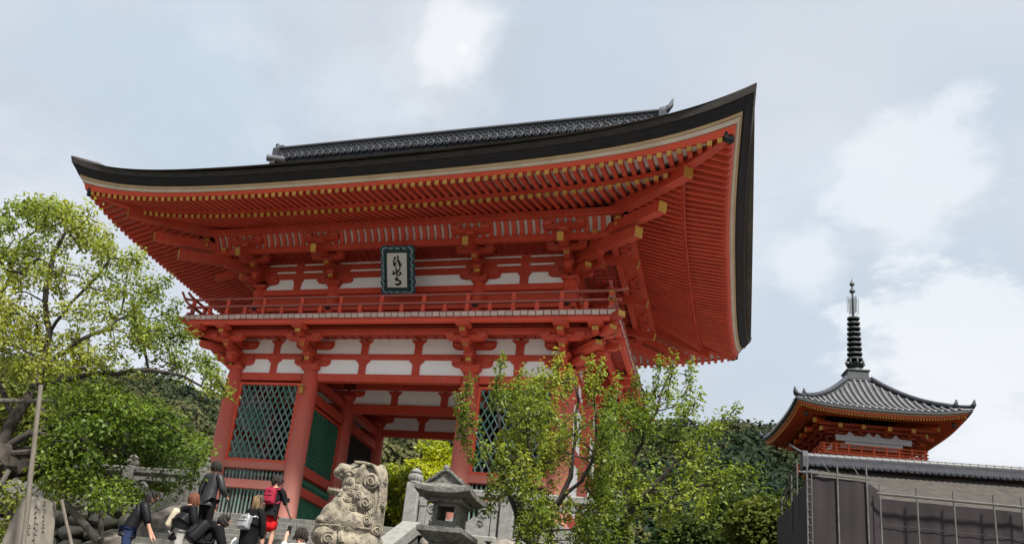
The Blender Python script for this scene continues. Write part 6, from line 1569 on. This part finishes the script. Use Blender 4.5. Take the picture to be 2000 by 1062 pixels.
def person(label, uv, d, H, face, pose, wear, grp='visitors climbing the stairs'):
    """face: heading angle of the body (0 = up the stairs, + turns right); joints in body axes (x right, y forward, z up), metres at 1.7 m"""
    hp = px(uv[0], uv[1], d); s = H / 1.70; lean = pose.get('lean', 0.0); twist = pose.get('side', 0.0)
    hipz = 0.92
    top = v3(0, sin(lean) * 0.80, hipz + cos(lean) * 0.80)
    # feet under the hips: head top = hips + lean
    R = RZ(-face)
    off = R @ v3(twist * 0.3, top.y * s, 0)
    fx, fy = hp.x - off.x, hp.y - off.y
    fz = hp.z - (top.z + pose.get('headup', 0.0)) * s
    gz = stair_z(fy)
    t = thing('person', label, 'person', (fx, fy, gz), grp)
    M = T((fx, fy, fz)) @ R @ Matrix.Scale(s, 4)
    def torso(h, x=0.0, y=0.0):      # point h along the spine above the hips
        return v3(x + twist * h * 0.4, sin(lean) * h + y * cos(lean), hipz + cos(lean) * h - y * sin(lean))
    J = {}
    J['pel'] = (v3(0, 0, hipz), (0.145, 0.11)); J['waist'] = (torso(0.17), (0.13, 0.095)); J['chest'] = (torso(0.38), (0.155, 0.11)); J['neckb'] = (torso(0.52), (0.075, 0.065))
    hd = pose.get('head', (0, 0.02, 0.0)); nk = torso(0.58, 0, 0.01); J['neck'] = (nk, 0.052)
    hc = torso(0.695, hd[0], hd[1]) + v3(0, 0, hd[2]); J['head'] = (hc + v3(0, 0, -0.01), (0.078, 0.09)); J['crown'] = (hc + (hc - nk).normalized() * 0.075, (0.06, 0.07))
    E = [('pel', 'waist'), ('waist', 'chest'), ('chest', 'neckb'), ('neckb', 'neck'), ('neck', 'head'), ('head', 'crown')]
    for sgn, sd in ((-1, 'l'), (1, 'r')):
        sh = torso(0.48, sgn * 0.175); J['sh' + sd] = (sh, 0.062)
        el, wr = pose.get('arm' + sd, ((sgn * 0.06, -0.02, -0.28), (sgn * 0.0, 0.06, -0.25)))
        e = sh + v3(*el); w_ = e + v3(*wr); hnd = w_ + v3(*wr).normalized() * 0.07
        J['el' + sd] = (e, 0.043); J['wr' + sd] = (w_, 0.030); J['pa' + sd] = (hnd, (0.040, 0.022))
        E += [('neckb', 'sh' + sd), ('sh' + sd, 'el' + sd), ('el' + sd, 'wr' + sd), ('wr' + sd, 'pa' + sd)]
        dr = v3(*wr).normalized(); sx = dr.cross(v3(0, 1, 0.3)).normalized(); 
        for q in range(4):   # fingers, slightly curled, unequal
            b = hnd + sx * (-0.027 + 0.018 * q) + dr * 0.02; l_ = (0.062, 0.072, 0.068, 0.05)[q]; k1 = b + dr * l_ * 0.55; k2 = k1 + (dr * 0.6 + v3(0, 0.7, 0)).normalized() * l_ * 0.5
            J[f'f{sd}{q}a'] = (k1, 0.0095); J[f'f{sd}{q}b'] = (k2, 0.008); E += [('pa' + sd, f'f{sd}{q}a'), (f'f{sd}{q}a', f'f{sd}{q}b')]
        th = hnd - sx * 0.045 * 1 + v3(0, 0.02, 0); J[f't{sd}'] = (th + dr * 0.015, 0.0105); E += [('pa' + sd, f't{sd}')]
        hpj = v3(sgn * 0.085, 0, hipz - 0.06); kn, an = pose.get('leg' + sd, ((sgn * 0.10, 0.03, 0.49), (sgn * 0.10, -0.03, 0.09)))
        J['hip' + sd] = (hpj, 0.095); J['kn' + sd] = (v3(*kn), 0.058); J['an' + sd] = (v3(*an), 0.04); J['to' + sd] = (v3(an[0], an[1] + 0.15, an[2] - 0.05), (0.042, 0.028))
        E += [('pel', 'hip' + sd), ('hip' + sd, 'kn' + sd), ('kn' + sd, 'an' + sd), ('an' + sd, 'to' + sd)]
    skin('body', t, J, E, M_SKIN, M); SK[-1] = SK[-1] + (J, (wear.get('low') or {}).get('m', M_BLACK), wear['top']['m'], bool((wear.get('low') or {}).get('skirt')))
    def sub(keys, extra, grow=None, rename=None):
        return {k: (J[k][0], tuple(x + extra for x in J[k][1]) if isinstance(J[k][1], tuple) else J[k][1] + extra) for k in keys}
    # upper garment
    g = wear['top']; ext = g.get('ext', 0.022); keys = ['pel', 'waist', 'chest', 'neckb']; ee = [('pel', 'waist'), ('waist', 'chest'), ('chest', 'neckb')]
    P = sub(keys, ext); P['pel'] = (J['pel'][0], (0.175 + g.get('flare', 0), 0.15 + g.get('flare', 0))); P['waist'] = (J['waist'][0], (0.165, 0.14)); P['neckb'] = (J['neckb'][0] + v3(0, 0, 0.0), (0.085, 0.075))
    hem = g.get('hem', 0.16); P['hem'] = (v3(0, -0.01, hipz - hem), (0.158 + g.get('flare', 0), 0.128 + g.get('flare', 0))); ee.append(('pel', 'hem'))
    for sd in 'lr':
        P['sh' + sd] = (J['sh' + sd][0], 0.062 + ext); ee.append(('neckb', 'sh' + sd))
        f = g.get('sleeve', 1.0); a, b, c = J['sh' + sd][0], J['el' + sd][0], J['wr' + sd][0]
        P['el' + sd] = (b if f > 0.5 else a.lerp(b, f * 2), 0.045 + ext); ee.append(('sh' + sd, 'el' + sd))
        if f > 0.5: P['wr' + sd] = (b.lerp(c, (f - 0.5) * 2), 0.036 + ext * 0.8); ee.append(('el' + sd, 'wr' + sd))
    skin(g.get('name', 'jacket'), t, P, ee, g['m'], M)
    if g.get('hood'):
        shade(MB().ball(torso(0.50, 0, -0.09), (0.12, 0.07, 0.09), 2).build('hood', g['m'], t, M).data)
    if g.get('under'):
        skin('shirt_hem', t, {'a': (v3(0, -0.005, hipz - hem - 0.035), (0.162, 0.132)), 'b': (v3(0, -0.005, hipz - hem + 0.04), (0.15, 0.125))}, [('a', 'b')], g['under'], M)
    # lower garment
    lw = wear.get('low')
    if lw:
        if lw.get('skirt'):
            skin('skirt', t, {'a': (v3(0, 0, hipz + 0.05), (0.15, 0.12)), 'b': (v3(0, 0, hipz - 0.18), (0.19, 0.16)), 'c': (v3(0, 0, hipz - lw['skirt']), (0.21, 0.18))}, [('a', 'b'), ('b', 'c')], lw['m'], M)
        else:
            P = sub(['pel', 'hipl', 'hipr', 'knl', 'knr', 'anl', 'anr'], 0.022); P['pel'] = (J['pel'][0] + v3(0, 0, 0.04), (0.165, 0.138)); skin('trousers', t, P, [('pel', 'hipl'), ('hipl', 'knl'), ('knl', 'anl'), ('pel', 'hipr'), ('hipr', 'knr'), ('knr', 'anr')], lw['m'], M)
    for sd in 'lr':
        P = {'a': (J['an' + sd][0] + v3(0, 0, -0.02), 0.048), 'b': (J['to' + sd][0] + v3(0, -0.07, 0.0), (0.048, 0.036)), 'c': (J['to' + sd][0] + v3(0, 0.02, -0.005), (0.044, 0.026))}
        skin('shoe', t, P, [('a', 'b'), ('b', 'c')], M_SHOE, M)
    # face: turned by 'look' about the vertical
    lk = pose.get('look', 0.0); tilt = pose.get('tilt', 0.0); MF = M @ T(hc) @ RZ(-lk) @ RX(-tilt)
    mb = MB().ball((0, 0.094, -0.012), (0.013, 0.020, 0.022), 1); mb.build('nose', M_SKIN, t, MF, smooth=True)
    for sx in (-1, 1):
        MB().ball((sx * 0.082, -0.005, -0.015), (0.012, 0.022, 0.033), 1).build('ear', M_SKIN, t, MF, smooth=True)
        MB().ball((sx * 0.032, 0.082, 0.012), (0.013, 0.008, 0.007), 1).build('eye', M_HAIRB, t, MF, smooth=True)
        MB().box((sx * 0.033, 0.086, 0.034), (0.034, 0.01, 0.007)).build('eyebrow', M_HAIRB, t, MF)
    MB().box((0, 0.087, -0.052), (0.042, 0.01, 0.009)).build('mouth', cloth_lip, t, MF)
    # hair: cap of locks, uneven
    hr = wear['hair']; rg_ = random.Random(int(uv[0])); mb = MB(); long_ = hr.get('long', 0.0)
    bm = bmesh.new(); bmesh.ops.create_icosphere(bm, subdivisions=3, radius=1)
    for v in bm.verts:
        c = v.co; f = 1.0
        if c.y > 0.25 and c.z < 0.45: f = 0.78            # face left free
        if c.z < -0.45 and not long_: f = 0.82
        f *= 1 + 0.05 * sin(c.x * 17 + c.z * 9) + 0.03 * rg_.gauss(0, 1)
        v.co = Vector((c.x * 0.097 * f, c.y * 0.108 * f - 0.008, c.z * 0.118 * f + 0.022))
    mb.bm(bm)
    for q in range(46 if long_ else 26):
        a = rg_.uniform(-2.6, 2.6) - pi / 2 if long_ else rg_.uniform(0, 2 * pi); r0 = 0.092
        bx, by = r0 * cos(a), r0 * 1.1 * sin(a) - 0.01; zl = -0.05 - (long_ * rg_.uniform(0.7, 1.1) if long_ else rg_.uniform(0.0, 0.05))
        if by > 0.05: zl = max(zl, -0.02) + 0.05
        pth = [(bx * 0.5, by * 0.5, 0.135), (bx * 1.02, by * 1.02, 0.08), (bx * 1.12, by * 1.1, 0.0), (bx * 1.15 + rg_.gauss(0, .01), by * 1.15 - 0.015 * bool(long_), zl * 0.6), (bx * 1.1 + rg_.gauss(0, .02 + .03 * bool(long_)), by * 1.1 - 0.03 * bool(long_), zl)]
        mb.tube(pth, [0.018, 0.020, 0.019, 0.016, 0.005], 5)
    if hr.get('bun'): mb.ball((0, -0.10, 0.10), 0.05, 2); mb.ball((0, -0.12, 0.02), (0.04, 0.04, 0.09), 2)
    mb.build('hair', hr['m'], t, MF, smooth=True)
    return t, M, J, torso, MF
cloth_lip = mat('lip', (0.32, 0.12, 0.10), 0.5)
def softbox(mb, c, d, M=None, seg=3):
    bm = bmesh.new(); bmesh.ops.create_cube(bm, size=1)
    for v in bm.verts: v.co = Vector((v.co.x * d[0] * (0.9 if v.co.z > 0 else 1), v.co.y * d[1], v.co.z * d[2]))
    bmesh.ops.bevel(bm, geom=bm.edges[:], offset=min(d) * 0.34, segments=seg, profile=0.6, affect='EDGES')
    for v in bm.verts: v.co += Vector(c)
    return mb.bm(bm, M)
def spine_frame(M, torso, h, y):    # frame on the back, z along the spine
    a, b = torso(h - 0.1), torso(h + 0.1); zz = (b - a).normalized(); xx = Vector((1, 0, 0)); yy = zz.cross(xx).normalized(); p = torso(h, 0, y)
    xx = yy.cross(zz); return M @ Matrix(((xx.x, yy.x, zz.x, p.x), (xx.y, yy.y, zz.y, p.y), (xx.z, yy.z, zz.z, p.z), (0, 0, 0, 1)))
def backpack(label, M, torso, m, size=(0.28, 0.15, 0.38), h=0.30, straps=True, pocket=None):
    Mb = spine_frame(M, torso, h, -0.20); t = thing('backpack', label, 'backpack', tuple(Mb.translation), 'bags carried by visitors')
    shade(softbox(MB(), (0, 0, 0), size).build('bag', m, t, Mb).data, 60)
    shade(softbox(MB(), (0, -size[1] * 0.55, -size[2] * 0.14), (size[0] * 0.8, size[1] * 0.35, size[2] * 0.5)).build('front_pocket', pocket or m, t, Mb).data, 60)
    MB().tube([(-size[0] * 0.38, -size[1] * 0.74, -size[2] * 0.02), (size[0] * 0.38, -size[1] * 0.74, -size[2] * 0.02)], 0.006, 5).build('zip', M_PHONE, t, Mb)
    MB().tube([(-size[0] * 0.44, -size[1] * 0.35, size[2] * 0.22), (0, -size[1] * 0.58, size[2] * 0.27), (size[0] * 0.44, -size[1] * 0.35, size[2] * 0.22)], 0.006, 5).build('zip', M_PHONE, t, Mb)
    MB().tube([(-0.04, 0.0, size[2] * 0.48), (-0.03, 0, size[2] * 0.60), (0.03, 0, size[2] * 0.60), (0.04, 0, size[2] * 0.48)], 0.010, 6).build('loop', m, t, Mb, smooth=True)
    for s in (-1, 1): MB().tube([(s * 0.10, 0.05, size[2] * 0.42), (s * 0.13, 0.13, size[2] * 0.56), (s * 0.145, 0.27, size[2] * 0.45), (s * 0.15, 0.29, 0.0), (s * 0.14, 0.10, -size[2] * 0.38)], 0.020, 6).build('strap', m, t, Mb, smooth=True)
    return t
def held(name, label, cat, c): return thing(name, label, cat, tuple(c), None)

# 1 man in the leather jacket, near the top of the stairs
p1 = person('tall man from behind in grey leather jacket with thinning dark hair', (425, 903), 19.5, 1.74, 0.12, dict(lean=0.06, armr=((0.10, 0.02, -0.26), (-0.02, 0.20, -0.10)), arml=((-0.07, -0.03, -0.27), (0.0, 0.06, -0.24)), tilt=-0.15),
            dict(top=dict(m=M_LEATH, hem=0.14, ext=0.032, name='leather_jacket'), low=dict(m=M_BLACK), hair=dict(m=M_HAIRB)))
w1 = p1[1] @ (p1[2]['par'][0]); cm = held('small_tripod', 'small black tripod held by the man in the leather jacket', 'tripod', w1)
for a in (-0.10, 0.0, 0.10): MB().tube([w1 + v3(0, 0.03, 0.12), w1 + v3(0.05 + a, 0.03, -0.42)], 0.010, 5).build('leg', M_PHONE, cm)
softbox(MB(), tuple(w1 + v3(0, 0.03, 0.18)), (0.08, 0.07, 0.10)).build('head', M_PHONE, cm)
# 2 young man bending forward at left
p2 = person('young man in black jacket and blue jeans leaning forward at left', (302, 964), 17.6, 1.72, 0.95, dict(lean=0.42, headup=-0.02, look=0.15, tilt=-0.45, armr=((0.04, 0.12, -0.27), (0.0, 0.10, -0.23)), arml=((-0.04, 0.12, -0.26), (0.0, 0.14, -0.20))),
            dict(top=dict(m=M_BLACK2, hem=0.10, ext=0.035, sleeve=0.62, under=M_WSH, name='jacket'), low=dict(m=M_NAVY), hair=dict(m=M_HAIRB)))
# 3 auburn-haired woman
p3 = person('auburn-haired woman in black coat with a cream bag on her shoulder', (384, 966), 17.2, 1.60, 0.55, dict(lean=0.30, tilt=-0.4, armr=((0.05, 0.06, -0.26), (-0.02, 0.14, -0.18))),
            dict(top=dict(m=M_BLACK2, hem=0.22, ext=0.040, flare=0.02, name='coat'), low=dict(m=M_GREYT), hair=dict(m=M_HAIRR, long=0.10)))
Mb = p3[1] @ T(p3[3](0.22, -0.23, -0.10)) @ RY(0.35) @ RX(-0.2); tb = thing('shoulder_bag', 'cream canvas bag hanging behind the auburn-haired woman', 'bag', tuple(Mb.translation), 'bags carried by visitors')
shade(softbox(MB(), (0, 0, 0), (0.15, 0.20, 0.40)).build('bag', M_CANV, tb, Mb).data, 60); MB().tube([(0, 0.05, 0.17), (0.04, 0.07, 0.30), (0.12, 0.10, 0.38)], 0.016, 6).build('strap', cloth('tan_strap', (0.30, 0.10, 0.05)), tb, Mb, smooth=True)
# 4 person in black hooded jacket bending with a backpack
p4 = person('dark-haired person in black hooded jacket bending down with backpack', (447, 1008), 16.2, 1.66, 0.75, dict(lean=0.62, headup=0.02, tilt=-0.7, look=0.2, armr=((0.05, 0.10, -0.26), (-0.02, 0.12, -0.20))),
            dict(top=dict(m=M_BLACK, hem=0.12, ext=0.045, hood=True, name='hooded_jacket'), low=dict(m=M_BLACK), hair=dict(m=M_HAIRB)))
backpack('large black backpack on the bending person in the hooded jacket', p4[1], p4[3], M_BLACK2, (0.32, 0.20, 0.46), 0.22)
# 5 woman with the silver backpack
p5 = person('long-haired woman in black dress wearing a silver backpack', (508, 970), 16.9, 1.60, 0.25, dict(lean=0.14, tilt=-0.1, look=0.5, armr=((0.07, 0.03, -0.26), (-0.02, 0.04, -0.25)), arml=((-0.07, 0.02, -0.26), (0.0, 0.05, -0.25))),
            dict(top=dict(m=M_BLACK, hem=0.30, ext=0.022, flare=0.03, name='black_top'), low=dict(m=M_BLACK, skirt=0.62), hair=dict(m=M_HAIRT, long=0.26)))
backpack('shiny silver backpack on the long-haired woman', p5[1], p5[3], M_SILV, (0.27, 0.15, 0.30), 0.20)
wl_ = p5[1] @ p5[2]['pal'][0]; pb = held('plastic_bag', 'white plastic bag with green print carried by the woman with silver backpack', 'bag', wl_ - v3(0, 0, 0.4)); Mb = T(wl_ + v3(-0.16, -0.06, -0.02)) @ RZ(0.4)
mb = MB(); bm = bmesh.new(); bmesh.ops.create_icosphere(bm, subdivisions=3, radius=1); rgb = random.Random(2)
for v in bm.verts:
    f = 0.25 + 0.75 * max(0.0, (1 - v.co.z) / 2) ** 0.7; v.co = Vector((v.co.x * 0.17 * f * (1 + .08 * sin(v.co.z * 9 + v.co.x * 7)), v.co.y * 0.09 * f, v.co.z * 0.24 - 0.16))
mb.bm(bm); mb.build('bag', M_PLAS, pb, Mb, smooth=True)
mb = MB(); strokes(mb, [[(-.05, -.22, .02), (.05, -.22, .025)], [(-.03, -.27, .02), (.06, -.28, .02)], [(0, -.19, .018), (.01, -.31, .022)], [(.03, -.24, .015), (.06, -.32, .02)]], (Vector((0, -0.085, 0)), Vector((1, 0, 0)), Vector((0, 0, 1)), Vector((0, -1, 0))), 0.006); tag(mb.build('green_print', M_GPRINT, pb, Mb), kind='stuff')
# 6 woman with red backpack and selfie stick
p6 = person('woman in black top and red skirt with crimson backpack raising a selfie stick', (545, 931), 18.4, 1.62, 0.05, dict(lean=0.05, tilt=-0.1, look=0.9, armr=((0.10, 0.03, -0.25), (0.03, 0.16, -0.16)), arml=((-0.07, 0.02, -0.26), (0.02, 0.08, -0.24))),
            dict(top=dict(m=M_BLACK, hem=0.02, ext=0.020, sleeve=0.55, name='black_top'), low=dict(m=M_REDC, skirt=0.42), hair=dict(m=M_HAIRD, bun=True)))
backpack('crimson backpack on the woman with the selfie stick', p6[1], p6[3], M_REDB_, (0.26, 0.15, 0.36), 0.32)
wr_ = p6[1] @ p6[2]['par'][0]; ss_ = held('selfie_stick', 'thin pale selfie stick with black camera raised above the steps', 'selfie stick', wr_)
tipp = px(560, 979, 17.9); MB().tube([wr_ - (tipp - wr_).normalized() * 0.1, wr_, tipp], 0.011, 6).build('stick', M_STICK, ss_); softbox(MB(), tuple(tipp + v3(0, 0, 0.03)), (0.12, 0.05, 0.09)).build('camera', M_PHONE, ss_)
# 7 person low in front with raised phone
p7 = person('dark-haired person low by the stone lion raising a phone in patterned sleeve', (590, 1034), 14.7, 1.60, 0.1, dict(lean=0.05, look=-0.3, arml=((-0.17, 0.06, -0.10), (-0.05, 0.10, 0.28)), armr=((0.07, 0.0, -0.27), (0.0, 0.06, -0.24))),
            dict(top=dict(m=M_WPAT, hem=0.16, ext=0.025, sleeve=0.9, name='patterned_shirt'), low=dict(m=M_BLACK), hair=dict(m=M_HAIRD)))
wp = p7[1] @ p7[2]['pal'][0]; ph = held('mobile_phone', 'black phone held up by the raised hand in front of the steps', 'phone', wp)
MB().box(tuple(wp + v3(0.02, 0.03, 0.08)), (0.075, 0.012, 0.15), ch=0.005).build('phone_body', M_PHONE, ph)
# turn the skinned skeletons into meshes
dg = bpy.context.evaluated_depsgraph_get()
for o, name, parent, m, M, *ex in SK:
    me = bpy.data.meshes.new_from_object(o.evaluated_get(dg)); me.materials.clear(); me.materials.append(m)
    if ex:      # clothed part of the body takes the clothing colour
        J, ml, mt, sk_ = ex; me.materials.append(ml); me.materials.append(mt); ks = list(J); PJ = np.array([tuple(J[k][0]) for k in ks])
        low = {'pel', 'hipl', 'hipr'} | (set() if sk_ else {'knl', 'knr'})
        for p in me.polygons:
            k = ks[int(((PJ - np.array(tuple(p.center))) ** 2).sum(1).argmin())]
            p.material_index = 1 if k in low else 2 if k in ('waist', 'chest', 'shl', 'shr') else 0
    me.polygons.foreach_set('use_smooth', [True] * len(me.polygons)); me.name = name
    bpy.data.objects.remove(o); obj(name, me, parent, M)
